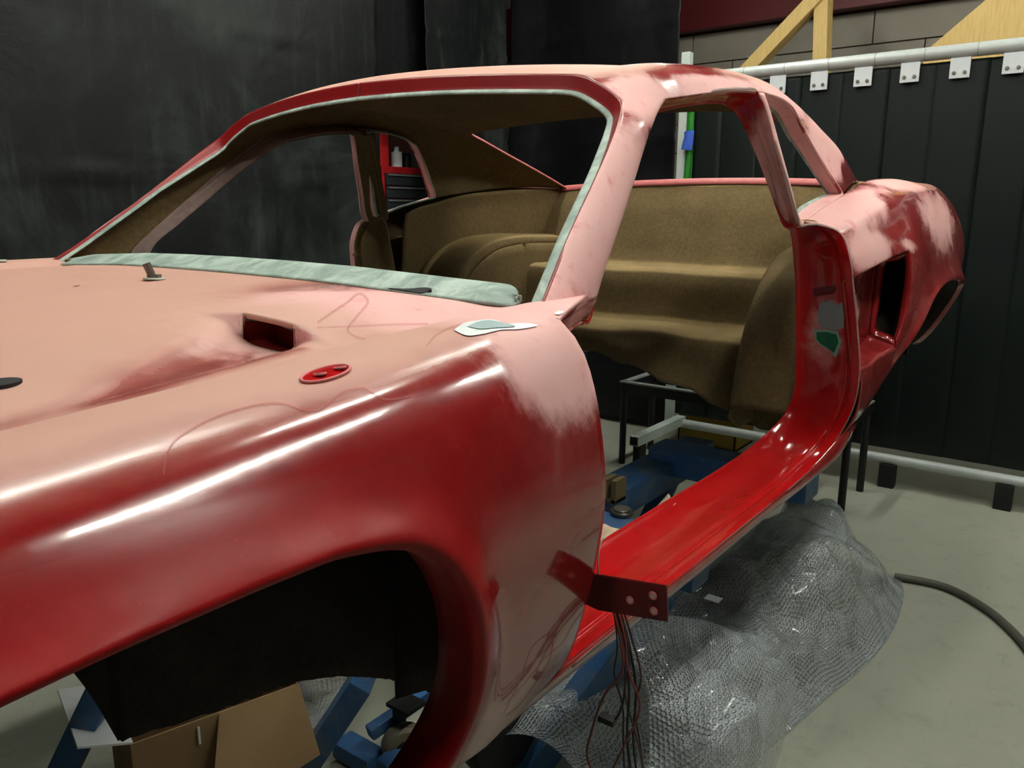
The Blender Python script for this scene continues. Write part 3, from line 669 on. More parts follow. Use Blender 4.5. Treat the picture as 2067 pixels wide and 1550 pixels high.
# outer skin below the sill: rolls under
G = []
for X, wz in ((.02, [(.79, .768), (.775, .74), (.74, .722), (.69, .715)]), (.22, [(.772, .752), (.765, .728), (.74, .708), (.69, .70)]), (.6, [(.759, .734), (.758, .712), (.735, .692), (.69, .685)]), (1.0, [(.755, .731), (.755, .708), (.732, .688), (.69, .682)]), (1.2, [(.757, .737), (.760, .712), (.735, .694), (.69, .688)]), (1.29, [(.785, .79), (.79, .752), (.755, .722), (.70, .705)]), (1.38, [(.798, .81), (.79, .78), (.76, .755), (.70, .74)])):
    G.append([(X, -w, z) for w, z in wz])
sb = gridmesh(patch(G, 60, 14))
for sg in (-1, 1):
    mm = sb if sg == -1 else mirror(sb); mm = weld(mm, .0001, outward=(.7, sg*.6, .9))
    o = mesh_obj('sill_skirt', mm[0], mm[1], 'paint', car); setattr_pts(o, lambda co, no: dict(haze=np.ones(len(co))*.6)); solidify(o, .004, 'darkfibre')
# quarter window return flange
QW = [(1.150, .612, 1.517), (1.20, .613, 1.518), (1.28, .613, 1.515), (1.335, .6125, 1.505), (1.365, .612, 1.494), (1.402, .620, 1.463), (1.445, .637, 1.418), (1.490, .659, 1.370), (1.528, .678, 1.330), (1.531, .682, 1.323), (1.52, .682, 1.3205), (1.47, .682, 1.311), (1.36, .680, 1.287), (1.265, .678, 1.263), (1.249, .676, 1.262), (1.242, .672, 1.272), (1.215, .657, 1.34), (1.185, .638, 1.42), (1.155, .618, 1.50), (1.150, .612, 1.517)]
qc = curve(QW, 150); cg = np.array((1.32, .64, 1.40)); rows = []
for k, p in enumerate(qc):
    iv = cg-p; iv[1] = 0; iv /= np.linalg.norm(iv); bk = np.array((0, -1., -.12 if p[2] > 1.45 else .0))
    rows.append([p, p+bk*.012+iv*.002, p+bk*.034+iv*.004, p+bk*.036+iv*.009, p+bk*.040+iv*.010])
QF = patch(np.array(rows)*np.array((1, -1, 1)), 150, 0, 'cr', 'pchip', vs=[0, .5, 1, 1.5, 2, 2.5, 3, 3.5, 4])
qfm = orient(gridmesh(QF), (1.32, -.66, 1.40)); qi = [0 if (i % 8) < 4 else 1 for i in range(len(qfm[1]))]
for sg in (-1, 1):
    mm = qfm if sg == -1 else mirror(qfm)
    o = mesh_obj('quarter_window_flange', mm[0], mm[1], ['paint', 'primer'], car, True, qi)
    setattr_pts(o, lambda co, no: dict(sand=np.ones(len(co))*.9, haze=np.ones(len(co)))); solidify(o, .003, None)
# outside face of the window post, between door edge and quarter window
G = []
for a, b in zip([(1.118, .612, 1.514), (1.133, .618, 1.495), (1.16, .637, 1.42), (1.195, .660, 1.33), (1.221, .6765, 1.262), (1.232, .679, 1.248)], [(1.150, .612, 1.517), (1.157, .619, 1.495), (1.185, .638, 1.42), (1.218, .659, 1.33), (1.245, .675, 1.266), (1.262, .678, 1.258)]):
    a, b = np.array(a), np.array(b); m_ = (a+b)/2; m_[1] += .003; G.append([a, m_, b])
pm = gridmesh(patch(np.array(G)*np.array((1, -1, 1)), 40, 7))
for sg in (-1, 1):
    mm = weld(pm if sg == -1 else mirror(pm), .0001, outward=(1.18, 0, 1.38))
    o = mesh_obj('window_post', mm[0], mm[1], 'paint', car); setattr_pts(o, lambda co, no: dict(sand=np.ones(len(co))*.75, haze=np.ones(len(co)))); solidify(o, .006, 'fibre')
_e = RGB[:, -1]; _i0 = int(np.argmin(np.linalg.norm(_e-RG[15, -1], axis=1))); _i1 = int(np.argmin(np.linalg.norm(_e-RG[20, -1], axis=1))); ri = _e[_i0:_i1+1]*np.array((1, -1, 1)); qf_ = [(1.285, .640, 1.262), (1.275, .632, 1.278), (1.245, .617, 1.34), (1.214, .598, 1.42), (1.186, .580, 1.49), (1.178, .573, 1.505)]
G = [[a, np.array(a)*.5+np.array(b)*.5+np.array((-.002, -.018, 0)), b+np.array((0, -.014, 0))] for a, b in zip(ri, curve(qf_, len(ri)))]
pl_ = gridmesh(patch(np.array(G)*np.array((1, -1, 1)), len(G), 8, us=np.arange(len(G)))) if False else gridmesh(np.array(G)*np.array((1, -1, 1)))
for sg in (1,):
    mm = mirror(pl_); o = mesh_obj('post_lining', mm[0], mm[1], 'fibre', car); solidify(o, .003, None, None, 0)
# rear window lower flange (tail panel edge) and its upright side edges
rw = []
for f in np.linspace(-1, 1, 41):
    y = .545*f; X = 2.165+.0*abs(f); z = 1.392-.016*f*f
    rw.append([(X, y, z), (X-.012, y, z-.001), (X-.016, y, z-.010), (X-.018, y, z-.018)])
o = mesh_obj('rear_window_flange', *gridmesh(np.array(rw)), 'pinkrim', car); solidify(o, .004, None)
for sg in (-1, 1):
    e = RB[np.where(us >= 8-1e-6)[0], 24]*np.array((1, -sg, 1)); e = e[::3]
    rows = [[p, p+np.array((-.004, -sg*.010, -.004)), p+np.array((-.006, -sg*.018, -.010))] for p in e]
    o = mesh_obj('rear_window_flange', *gridmesh(np.array(rows)), 'pinkrim', car); solidify(o, .004, None)
# rear deck behind the glass line
G = []
for X, z, w in ((2.165, 1.388, .55), (2.3, 1.388, .55), (2.5, 1.375, .51), (2.8, 1.335, .47)):
    G.append([(X, f*w, z-.012*f*f) for f in np.linspace(-1, 1, 9)])
m = weld(gridmesh(patch(G, 20, 30)), .0001, outward=CEN)
o = mesh_obj('rear_deck', m[0], m[1], 'paint', car); setattr_pts(o, lambda co, no: dict(dust=np.ones(len(co))*.6, haze=np.ones(len(co))*.8)); solidify(o, .006, 'fibre')

# ------------------------------------------------------------------ inside of the shell
PR = [(2.150, 1.372), (2.10, 1.30), (2.06, 1.20), (2.03, 1.125), (2.015, 1.106), (1.995, 1.100), (1.93, 1.096), (1.862, 1.094), (1.842, 1.087), (1.832, 1.070), (1.815, .966), (1.808, .948), (1.79, .941), (1.70, .936), (1.632, .932), (1.606, .924), (1.594, .902)]
G = []
for y in np.linspace(-.60, .60, 25):
    row = []
    for k, (X, z) in enumerate(PR):
        sag = .005*math.sin(y*9+k*.2)+.002*math.sin(y*23+k*.3); row.append((X+sag*.8+.02*(abs(y)/.6)**3, y, z+sag*(.3 if k < 13 else 1.3)))
    zb = float(np.interp(y, [-.60, -.50, -.42, -.30, -.15, 0, .2, .6], [.70, .70, .722, .775, .815, .845, .858, .86]))
    row.append((1.585+.01*math.sin(y*17), y, (row[-1][2]+zb)/2)); row.append((1.578+.012*math.sin(y*13+1), y, zb+.006*math.sin(y*40)))
    G.append(row)
m = weld(gridmesh(patch(G, 110, 120)), .0001, outward=(2.2, 0, .7))
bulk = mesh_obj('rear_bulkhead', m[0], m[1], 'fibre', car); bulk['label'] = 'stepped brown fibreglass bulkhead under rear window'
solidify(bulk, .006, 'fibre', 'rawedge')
# wheel tubs and side linings
for sg in (-1, 1):
    arc = [(1.36, .80), (1.39, .90), (1.44, 1.02), (1.52, 1.115), (1.63, 1.172), (1.78, 1.195), (1.95, 1.195), (2.12, 1.19)]
    G = []
    for X, z in arc:
        G.append([(X, sg*.72, z+.006), (X, sg*.62, z+.004), (X, sg*.52, z), (X+.006, sg*.497, z-.006), (X+.02, sg*.49, z-.03)])
    m1 = patch(G, 60, 30)
    inn = m1[:, -1]; G2 = np.stack([inn, np.c_[inn[:, 0]*.9+1.75*.1, inn[:, 1]-sg*.004, inn[:, 2]*.6+.72*.4], np.c_[inn[:, 0]*.75+1.75*.25, inn[:, 1]-sg*.008, np.full(len(inn), .72)]], 1)
    m = weld(joinm(gridmesh(m1), gridmesh(patch(G2, 60, 16))), .0002, outward=(1.8, sg*.8, .8))
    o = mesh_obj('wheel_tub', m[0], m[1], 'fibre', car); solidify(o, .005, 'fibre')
    # side lining from the quarter window down into the tub
    G = []
    for X, zt in ((1.385, 1.268), (1.42, 1.282), (1.52, 1.305), (1.66, 1.335), (1.82, 1.352), (2.0, 1.362), (2.15, 1.368)):
        wt = .645 if X < 1.55 else .645-.10*(X-1.55)/.6
        G.append([(X, sg*wt, zt), (X, sg*(wt+.012), zt-.05), (X, sg*(wt+.02), zt-.15), (X+.0, sg*(wt+.035), 1.05), (X+.02, sg*(wt+.04), .86), (X+.02, sg*(wt+.02), .74)])
    m = weld(gridmesh(patch(G, 40, 40)), .0001, outward=(1.7, sg*1.4, 1.1))
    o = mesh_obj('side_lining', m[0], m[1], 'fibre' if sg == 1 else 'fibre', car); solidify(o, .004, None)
# cream inner flange of the floor beside the sill
up_ = [P(1196, 1080, y=-.59), P(1214, 1060, y=-.585), P(1232, 1066, y=-.58), P(1262, 1076, y=-.575), P(1292, 1062, y=-.57), P(1322, 1030, y=-.56), P(1350, 998, y=-.555), P(1378, 983, y=-.56), P(1402, 978, y=-.575), P(1420, 970, y=-.592)]
lo_ = [P(1200, 1118, y=-.604), P(1222, 1098, y=-.604), P(1246, 1084, y=-.604), P(1272, 1068, y=-.604), P(1300, 1048, y=-.604), P(1330, 1030, y=-.604), P(1355, 1012, y=-.604), P(1380, 996, y=-.604), P(1402, 982, y=-.604), P(1422, 968, y=-.604)]
lo_ = [a if a[2] < b[2]+.03 else a for a, b in zip(lo_, up_)]
up_, lo_ = up_[:7], lo_[:7]
G = [[a, a*.7+b*.3+np.array((0, 0, .003)), a*.3+b*.7+np.array((0, 0, .002)), b+np.array((0, -.01, -.004))] for a, b in zip(up_, lo_)]
m = gridmesh(patch(G, 60, 12)); o = mesh_obj('floor_flange', m[0], m[1], 'cream', car); solidify(o, .005, None, None, 0)
# inner wheel arch panels, front
for sg in (-1, 1):
    bz = [(-.235, .833), (-.14, .812), (-.05, .795), (.045, .752), (.15, .675), (.21, .60)]
    G = []
    for k, (X, z) in enumerate(bz):
        G.append([(X, sg*.60, z), (X, sg*.60, (z+1.06)/2), (X, sg*.60, 1.06), (X, sg*.66, 1.115)])
    jag = patch(G, 70, 20); jag[:, 0, 2] += .0025*(rng.rand(70)-.5)
    g2 = [[(-.235, sg*.60, .833), (-.235, sg*.60, .95), (-.235, sg*.60, 1.06)], [(-.232, sg*.55, .855), (-.232, sg*.55, .95), (-.232, sg*.55, 1.06)], [(-.24, sg*.45, .90), (-.24, sg*.45, .98), (-.24, sg*.45, 1.06)], [(-.24, sg*.30, .96), (-.24, sg*.30, 1.0), (-.24, sg*.30, 1.06)]]
    m = joinm(gridmesh(jag), gridmesh(patch(g2, 30, 10)))
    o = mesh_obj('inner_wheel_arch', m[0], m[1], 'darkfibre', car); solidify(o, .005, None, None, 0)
    # closing panel behind the wheel, hides the chassis space
    g3 = [[(.09+.09*f, sg*(.60+.15*f), z) for z in (.70+.07*f, .85, 1.0, 1.12)] for f in np.linspace(0, 1, 6)]
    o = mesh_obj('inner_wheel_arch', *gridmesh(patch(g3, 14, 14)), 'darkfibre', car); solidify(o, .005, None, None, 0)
# latch patches on the near jamb
bvr = BVHTree.FromPolygons([Vector(v) for v in rgm[0]], rgm[1])
def cast_jamb(pts, off):
    out = []
    for y, z in pts:
        h = bvr.ray_cast(Vector((1.0, y, z)), Vector((1, 0, 0)))
        out.append(tuple(h[0]+Vector((-1, 0, 0))*off) if h[0] else (1.3, y, z))
    return out
def poly_decal(name, pix, mat, off, label=None, n=4, xr=1.31):
    pts = [P(*p, x=xr) for p in pix]; c = np.mean(pts, 0); V = []; K = len(pts)
    for q in range(n+1):
        for p in pts: V.append((c+(p-c)*q/n)[1:])
    V3 = cast_jamb(V, off); Fc = [(q*K+k, (q+1)*K+k, (q+1)*K+(k+1) % K, q*K+(k+1) % K) for q in range(n) for k in range(K)]
    o = put(name, (V3, Fc), mat, frames[0], True, sharp=None)
    if label: o['label'] = label
    return o
poly_decal('filler_patch', [(1650, 612), (1675, 606), (1704, 610), (1706, 640), (1704, 662), (1675, 668), (1646, 660), (1643, 640)], 'filler_grey', .002, 'grey filler square on door jamb')
poly_decal('filler_patch', [(1634, 668), (1660, 668), (1690, 668), (1698, 690), (1684, 724), (1668, 708), (1650, 702), (1636, 690)], 'filler_mint', .002, 'pale rim of green resin dab')
poly_decal('filler_patch', [(1640, 674), (1665, 672), (1688, 676), (1692, 692), (1680, 714), (1664, 704), (1650, 698), (1640, 688)], 'filler_green', .0035, 'green resin dab on door jamb')
poly_decal('latch_recess', [(1636, 585), (1690, 575), (1692, 582), (1686, 592), (1638, 600)], 'darkred', .0015)  # flat darker red patch over the latch area
# bracket bolted to the foot of the fender
bpx = [(1100, 1078), (1190, 1160), (1345, 1182), (1347, 1256), (1208, 1232), (1160, 1212), (1084, 1118)]
# bracket: a hinge plate standing out of the door edge of the fender
XB = .222
bq = [P(1192, 1158, x=XB), P(1345, 1183, x=XB+.012), P(1347, 1256, x=XB+.012), P(1206, 1232, x=XB)]
tv = np.array((.004, 0, 0)); V = [p for p in bq]+[p+tv for p in bq]
back = [p+np.array((.0, .06, .0)) for p in (bq[0], bq[3])]
V += [bq[0]+np.array((0, .07, .008)), bq[3]+np.array((0, .07, .008)), bq[0]+np.array((.004, .07, .008)), bq[3]+np.array((.004, .07, .008))]
Fc = [(0, 1, 2, 3), (7, 6, 5, 4), (0, 4, 5, 1), (1, 5, 6, 2), (2, 6, 7, 3), (8, 0, 3, 9), (10, 11, 7, 4), (8, 10, 4, 0), (3, 7, 11, 9), (8, 9, 11, 10)]
bm = bmesh.new(); vv = [bm.verts.new(tuple(p)) for p in V]
for f in Fc: bm.faces.new([vv[i] for i in f])
bmesh.ops.recalc_face_normals(bm, faces=bm.faces); bmesh.ops.bevel(bm, geom=bm.edges[:], offset=.0009, segments=2, affect='EDGES')
bm.verts.index_update(); m = [tuple(v.co) for v in bm.verts], [tuple(v.index for v in f.verts) for f in bm.faces]; bm.free()
brk = put('hinge_bracket', m, 'redmetal', car, True); brk['label'] = 'dark red steel hinge plate with drilled holes below fender edge'
for px, py in ((1272, 1211), (1318, 1202), (1320, 1233)):
    c = P(px, py, x=XB+.006)
    put('bolt_hole', disc_mesh(c-np.array((.0005, 0, 0)), (1, 0, 0), .0036, .002, 16), 'holepale', brk, True)
    put('hole_rim', tube_mesh([c+np.array((-.0006, .0042*math.cos(a), .0042*math.sin(a))) for a in np.linspace(0, 2*math.pi, 21)], .0009, 6, False), 'pinkrim', brk, True)
# loose wire and twine ends on the shell
put('wire_end', tube_mesh([P(1570, 862, y=-.50), P(1562, 838, y=-.49), P(1548, 818, y=-.48), P(1535, 804, y=-.47)], .0016, 6, True, 16), 'twine', car, True)
put('wire_end', tube_mesh([P(1208, 1162, y=-.76), P(1207, 1128, y=-.755), P(1212, 1098, y=-.75), P(1222, 1088, y=-.74)], .0012, 6, True, 16), 'twine', car, True)
# ================================================================== wiring loom hanging under the bracket
loom = thing('wiring_loom', 'bundle of thin black and red wires hanging below red bracket', 'wires', tuple(P(1250, 1240, x=.25)))
def wire(pix, x, mat, r=.0016, dx=0.):
    pts = [P(px, py, x=x+dx*i) for i, (px, py) in enumerate(pix)]
    return put('wire', tube_mesh(pts, r, 6, True, 40), mat, loom, True)
wire([(1236, 1225), (1252, 1290), (1258, 1345), (1222, 1400), (1196, 1470), (1186, 1530), (1205, 1575)], .250, 'wirered')
wire([(1240, 1225), (1256, 1300), (1262, 1380), (1250, 1440), (1242, 1452)], .262, 'wireblack', .0015)
wire([(1244, 1225), (1262, 1300), (1270, 1400), (1266, 1480), (1276, 1580)], .256, 'wireblack', .0018)
wire([(1250, 1225), (1272, 1310), (1284, 1400), (1278, 1480), (1288, 1580)], .266, 'wireblack', .0016)
wire([(1256, 1225), (1276, 1290), (1294, 1370), (1282, 1420), (1292, 1500), (1302, 1580)], .272, 'wirebrown', .0015)
wire([(1246, 1230), (1262, 1290), (1270, 1360), (1290, 1410), (1262, 1500), (1240, 1545), (1218, 1580)], .246, 'wirered', .0013)
wire([(1252, 1230), (1270, 1330), (1262, 1400), (1280, 1470), (1294, 1530), (1300, 1580)], .258, 'wirebrown', .0013)
wire([(1238, 1228), (1246, 1310), (1240, 1360), (1256, 1420), (1258, 1500), (1262, 1580)], .270, 'wireblack', .0012)
cn = P(1226, 1452, x=.262); put('plug', box_mesh(cn-np.array((.006, .011, .004)), cn+np.array((.006, .011, .004)), .0012), 'wireblack', loom, True)

# ================================================================== SETTING
def make_floor():
    t = NT('worn_concrete'); o = t.obj(); n1 = t.noise(1.3, 8, .62, o, .3); n2 = t.noise(11, 6, .7, o, .2); n3 = t.noise(160, 3, .6, o)
    st = t.add('ShaderNodeMapping', i_Scale=(3.0, 14.0, 1.0), i_Rotation=(0, 0, .5), i_Vector=o).outputs[0]; n4 = t.noise(2.2, 6, .7, st)
    c = t.mix(n1, S(146, 150, 134), S(174, 174, 158)); c = t.mix(t.mapr(n2, .5, .78, 0, .55), c, S(128, 130, 116))
    c = t.mix(t.mapr(n4, .58, .74, 0, .35), c, S(104, 104, 94)); c = t.mix(t.mapr(n3, .6, .8, 0, .3), c, S(100, 98, 86))
    t.set(Base_Color=c, Roughness=.62); t.bump(t.math('ADD', n2, t.math('MULTIPLY', n3, .3)), .12, .01); return t.m
MAT['concrete'] = make_floor()
MAT['wallpaint'] = simple('dark_wall_paint', S(42, 42, 44), .8, 0, .1, 3)
MAT['block'] = simple('painted_block', S(152, 145, 132), .8, 0, .06, 8, .2)
MAT['mortar'] = simple('block_joint', S(120, 114, 104), .9)
MAT['redbeam'] = simple('dark_red_band', S(92, 20, 24), .5, 0, .1, 4)
MAT['ceil'] = simple('dark_ceiling', S(70, 70, 68), .9)
RX0, RX1, RY0, RY1, RZ = -3.6, 5.2, -3.8, 4.2, 3.5
put('floor', box_mesh((RX0, RY0, -.12), (RX1, RY1, 0)), 'concrete', None, kind='structure', label='worn grey concrete workshop floor', cat='floor')
put('ceiling', box_mesh((RX0, RY0, RZ), (RX1, RY1, RZ+.1)), 'ceil', None, kind='structure', label='dark workshop ceiling', cat='ceiling')
wb = put('wall_back', box_mesh((5.04, RY0, 0), (RX1, RY1, RZ)), 'mortar', None, kind='structure', label='painted block wall behind the dark strip curtain', cat='wall')
put('wall_front', box_mesh((RX0-.12, RY0, 0), (RX0, RY1, RZ)), 'wallpaint', None, kind='structure', label='plain workshop wall at the nose end', cat='wall')
put('wall_left', box_mesh((RX0, RY1, 0), (RX1, RY1+.12, RZ)), 'wallpaint', None, kind='structure', label='workshop wall beyond the black sheets', cat='wall')
put('wall_right', box_mesh((RX0, RY0-.12, 0), (RX1, RY0, RZ)), 'wallpaint', None, kind='structure', label='workshop wall behind the photographer', cat='wall')
put('trim_1', box_mesh((4.90, RY0, 2.505), (5.04, RY1, 2.86), .004), 'redbeam', None, kind='structure', label='dark red painted band along the block wall', cat='trim')
bw, bh = .60, .20; first = None
for r in range(5):
    z0 = 2.50-(r+1)*bh; 
    for k in range(-3, 5):
        y0 = k*bw+(.3 if r % 2 else 0)+.17
        if first is None:
            first = put('block', box_mesh((-.03, .004, .004), (.0, bw-.004, bh-.004), .003), 'block', wb); o = first
        else:
            o = bpy.data.objects.new('block', first.data); COL.objects.link(o); o.parent = wb
        o.location = (5.045+rng.uniform(-.002, .002), y0, z0)
# ================================================================== ceiling lamps
MAT['lampwhite'] = simple('white_enamel', S(225, 225, 220), .4)
t = NT('fluorescent_tube'); t.set(Base_Color=(.9, .9, .9, 1), Emission_Color=LAMP_COL, Emission_Strength=LAMP_STRENGTH); MAT['tube'] = t.m
WH = ['right of the car over the near fender', 'over the far fender and hood', 'right of the car near the welding screen', 'behind the car tail', 'added ahead of the nose to light the door jamb', 'short one over the windshield']
root0 = None; short = 0
for (lx, ly, L), wh in zip(LAMPS, WH):
    if abs(L-1.45) > .01 and short != L: root0 = None; short = L
    r = thing('fluorescent_lamp', 'twin tube ceiling lamp '+wh, 'lamp', (lx, ly, LAMP_Z), 'ceiling tube lamps')
    if root0 is None:
        kids = [put('housing', box_mesh((lx-L/2-.03, ly-.07, LAMP_Z+.03), (lx+L/2+.03, ly+.07, LAMP_Z+.09), .006), 'lampwhite', r)]
        for s in (-.04, .04): kids.append(put('tube', tube_mesh([(lx-L/2, ly+s, LAMP_Z), (lx+L/2, ly+s, LAMP_Z)], .014, 12), 'tube', r, True))
        for s in (-.5, .5): kids.append(put('hanger', tube_mesh([(lx+s*L*.8, ly, LAMP_Z+.09), (lx+s*L*.8, ly, RZ)], .004, 6), 'steel', r))
        root0 = r
    else:
        for k in kids:
            c = k.copy(); COL.objects.link(c); c.parent = r; c.matrix_parent_inverse = root0.matrix_world.inverted()
# ================================================================== black sheets hung round the bay
def make_sheet(name, a, b, rough=.45):
    t = NT(name); o = t.obj(); n = t.noise(1.8, 7, .65, o, .5); n2 = t.noise(9, 6, .7, o, .8); sx = t.add('ShaderNodeMapping', i_Scale=(7., 7., .7), i_Vector=o).outputs[0]; n3 = t.noise(3, 6, .7, sx)
    f = t.math('ADD', t.math('MULTIPLY', t.mapr(n, .42, .75), .75), t.math('MULTIPLY', t.mapr(n3, .5, .8), .45)); f = t.math('ADD', f, t.math('MULTIPLY', t.mapr(n2, .55, .85), .3))
    t.set(Base_Color=t.mix(t.math('MINIMUM', f, 1.), a, b), Roughness=t.mapr(f, 0, 1, rough+.1, .8), Specular_IOR_Level=.16); t.bump(t.math('ADD', n, t.math('MULTIPLY', n2, .12)), .22, .06); return t.m
MAT['sheet'] = make_sheet('black_dusty_sheet', S(12, 14, 15), S(56, 60, 58))
MAT['sheetdark'] = make_sheet('black_clean_sheet', S(12, 13, 14), S(32, 34, 35))
def sheet(name, a, b, z0, z1, mat, label, seed, amp=.03, folds=()):
    """hanging sheet from plan point a to b with soft folds and two creases"""
    r = np.random.RandomState(seed); nx, nz = 110, 90; a = np.array(a, float); b = np.array(b, float); L = np.linalg.norm(b-a); t = (b-a)/L; n = np.array((t[1], -t[0]))
    ph = r.rand(8)*6.28; fr = r.uniform(2, 9, 8); sl = r.uniform(-1.2, 1.2, 8); V = []
    for i in range(nx):
        for j in range(nz):
            u = i/(nx-1)*L; z = z0+(z1-z0)*j/(nz-1)
            d = sum(amp/(1+q*.5)*math.sin(fr[q]*(u+sl[q]*z*.35)+ph[q]) for q in range(8))*.6
            for zc, w_ in folds: d += .010*math.exp(-((z-zc-.02*math.sin(u*3+zc))/w_)**2)
            p = a+t*u+n*d; V.append((p[0], p[1], z))
    Fc = [(i*nz+j, (i+1)*nz+j, (i+1)*nz+j+1, i*nz+j+1) for i in range(nx-1) for j in range(nz-1)]
    o = put(name, (V, Fc), mat, None, True, label=label, cat='curtain', group='black sheets hung around the bay', sharp=None); solidify(o, .003)
    return o
sheet('black_sheet', (-.6, 2.0), (2.555, 2.0), .01, 3.0, 'sheet', 'dusty black sheet hanging at left behind the windshield', 3, .028, ((2.06, .012), (1.42, .012), (2.6, .012)))
sheet('black_sheet', (2.45, 2.14), (3.25, 2.14), 1.80, 3.0, 'sheetdark', 'narrow dark sheet in the gap above the roof front', 5, .02)
sheet('black_sheet', (2.96, 2.02), (3.75, 2.03), .01, 3.0, 'sheet', 'black sheet with soft pleats right of the gap', 9, .035, ((2.25, .012), (2.05, .012)))
sheet('black_sheet', (3.785, 2.06), (3.66, .80), .01, 3.0, 'sheetdark', 'smooth black sheet ending left of the block wall', 12, .02, ((2.30, .014), (1.7, .014)))
# ================================================================== welding screen
MAT['pipe'] = simple('grey_white_pipe', S(186, 192, 190), .4, .1, .08, 30)
MAT['whitetube'] = simple('white_square_tube', S(196, 206, 200), .4, 0, .05, 20)
MAT['clip'] = simple('white_clip', S(212, 218, 222), .45, 0, .05, 40)
t = NT('dark_green_strip'); o_ = t.obj(); n_ = t.noise(3, 4, .6, o_); t.set(Base_Color=t.mix(n_, S(7, 14, 14), S(12, 22, 19)), Roughness=.5, Specular_IOR_Level=.25); t.bump(n_, .1, .05); MAT['pvc'] = t.m
XS, ZT, ZB = 3.45, 1.945, .135
scr = thing('welding_screen', 'long dark green strip welding screen on a white pipe frame', 'screen', (XS, -.4, 0))
put('top_rail', tube_mesh([(XS, .62, ZT), (XS, -2.6, ZT)], .028, 18), 'pipe', scr, True)
put('bottom_rail', tube_mesh([(XS, .60, ZB), (XS, -2.6, ZB)], .024, 16), 'pipe', scr, True)
for k in range(9):
    y = .35-k*.20
    put('rail_sleeve', tube_mesh([(XS, y, ZT), (XS, y-.002, ZT)], .0288, 18), 'mortar', scr, True)
pt = P(1388, 106, x=XS); put('post', beam_mesh((XS, pt[1], .12), (XS, pt[1], pt[2]), .045, .045, .003, (1, 0, 0)), 'whitetube', scr)
put('foot', beam_mesh((2.92, .60, .150), (XS+.02, .60, .150), .05, .05, .002), 'whitetube', scr)
put('foot_socket', box_mesh((2.9185, .580, .130), (2.9215, .620, .170)), 'black', scr)
put('castor_block', box_mesh((2.95, .58, .0), (3.02, .62, .124), .006), 'black', scr)
put('post', beam_mesh((XS, -2.55, .12), (XS, -2.55, ZT), .045, .045, .003, (1, 0, 0)), 'whitetube', scr)
for y in (-.48, -.958, -1.7): put('castor_block', box_mesh((XS-.03, y-.035, 0), (XS+.03, y+.035, ZB-.02), .005), 'black', scr)
# pitch of clips along the rail, read off the picture
cy = [P(px, 150, x=XS)[1] for px in (1573, 1657, 1746, 1841, 1940, 2044)]; pitch = (cy[0]-cy[-1])/5
ky = [cy[0]+pitch*i for i in (2, 1)]+[cy[0]-pitch*i for i in range(11)]
clipd = boltd = None; stripd = None
for k, y in enumerate(ky):
    if clipd is None:
        c = put('clip', box_mesh((-.012, -.038, -.110), (-.002, .038, -.028), .002), 'clip', scr); clipd = c.data
    else: c = bpy.data.objects.new('clip', clipd); COL.objects.link(c)
    c.parent = scr; c.matrix_parent_inverse = scr.matrix_world.inverted(); c.location = (XS-.004, y, ZT)
    for s in (-.02, .02):
        if boltd is None: bt = put('bolt', disc_mesh((-.018, 0, 0), (1, 0, 0), .0075, .008, 12, .002), 'steel', c, True); boltd = bt.data
        else: bt = bpy.data.objects.new('bolt', boltd); COL.objects.link(bt)
        bt.parent = c; bt.matrix_parent_inverse = Matrix(); bt.location = (0, s, -.088)
    # the strip hanging from this clip: lightly bowed, overlapping its neighbours, notched between clips
    if stripd is None:
        nx = 9; V = []; Fc = []; H = ZT-.036-(ZB+.05); zs = [0, -.02, -.05, -.09]+[-.09-(H-.09)*q/10 for q in range(1, 11)]
        for z in zs:
            hw = pitch*.5+.012
            for i in range(nx): f = -1+2*i/(nx-1); V.append((-.003*(1-f*f)+(.004 if f > 0 else 0)*f, hw*f, z))
        Fc = [(j*nx+i, j*nx+i+1, (j+1)*nx+i+1, (j+1)*nx+i) for j in range(len(zs)-1) for i in range(nx-1)]
        st = put('strip', (V, Fc), 'pvc', scr, True); stripd = st.data
    else: st = bpy.data.objects.new('strip', stripd); COL.objects.link(st)
    st.parent = scr; st.matrix_parent_inverse = scr.matrix_world.inverted(); st.location = (XS+.006+(.003 if k % 2 else 0), y, ZT-.036)
    md = st.modifiers.new('thickness', 'SOLIDIFY'); md.thickness = .002
MAT['greenfilm'] = simple('green_film', S(40, 120, 40), .3, 0, .4, 14); MAT['bluerag'] = simple('blue_rag', S(50, 90, 190), .8, 0, .15, 30)
def hang(name, pix, x, mat, label, cat, th=.006, wav=.01):
    pts = [P(px, py, x=x) for px, py in pix]; h = len(pts)//2; L, R = pts[:h], pts[h:][::-1]; G = []
    for k, (a, b) in enumerate(zip(L, R)): G.append([a+(b-a)*f+np.array((wav*math.sin(f*7+k*1.3), 0, 0)) for f in np.linspace(0, 1, 7)])
    o = put(name, gridmesh(patch(G, 40, 20)), mat, None, True, label=label, cat=cat, sharp=None); solidify(o, th); return o
hang('green_film', [(1390, 150), (1387, 240), (1384, 320), (1380, 372), (1396, 372), (1398, 320), (1401, 240), (1406, 150)], 3.420, 'greenfilm', 'strip of crumpled green film hanging beside the white post', 'plastic film', .004, .004)
hang('blue_rag', [(1381, 266), (1380, 285), (1379, 302), (1396, 304), (1399, 285), (1398, 263)], 3.40, 'bluerag', 'small blue rag tied to the white screen post', 'rag', .012, .008)
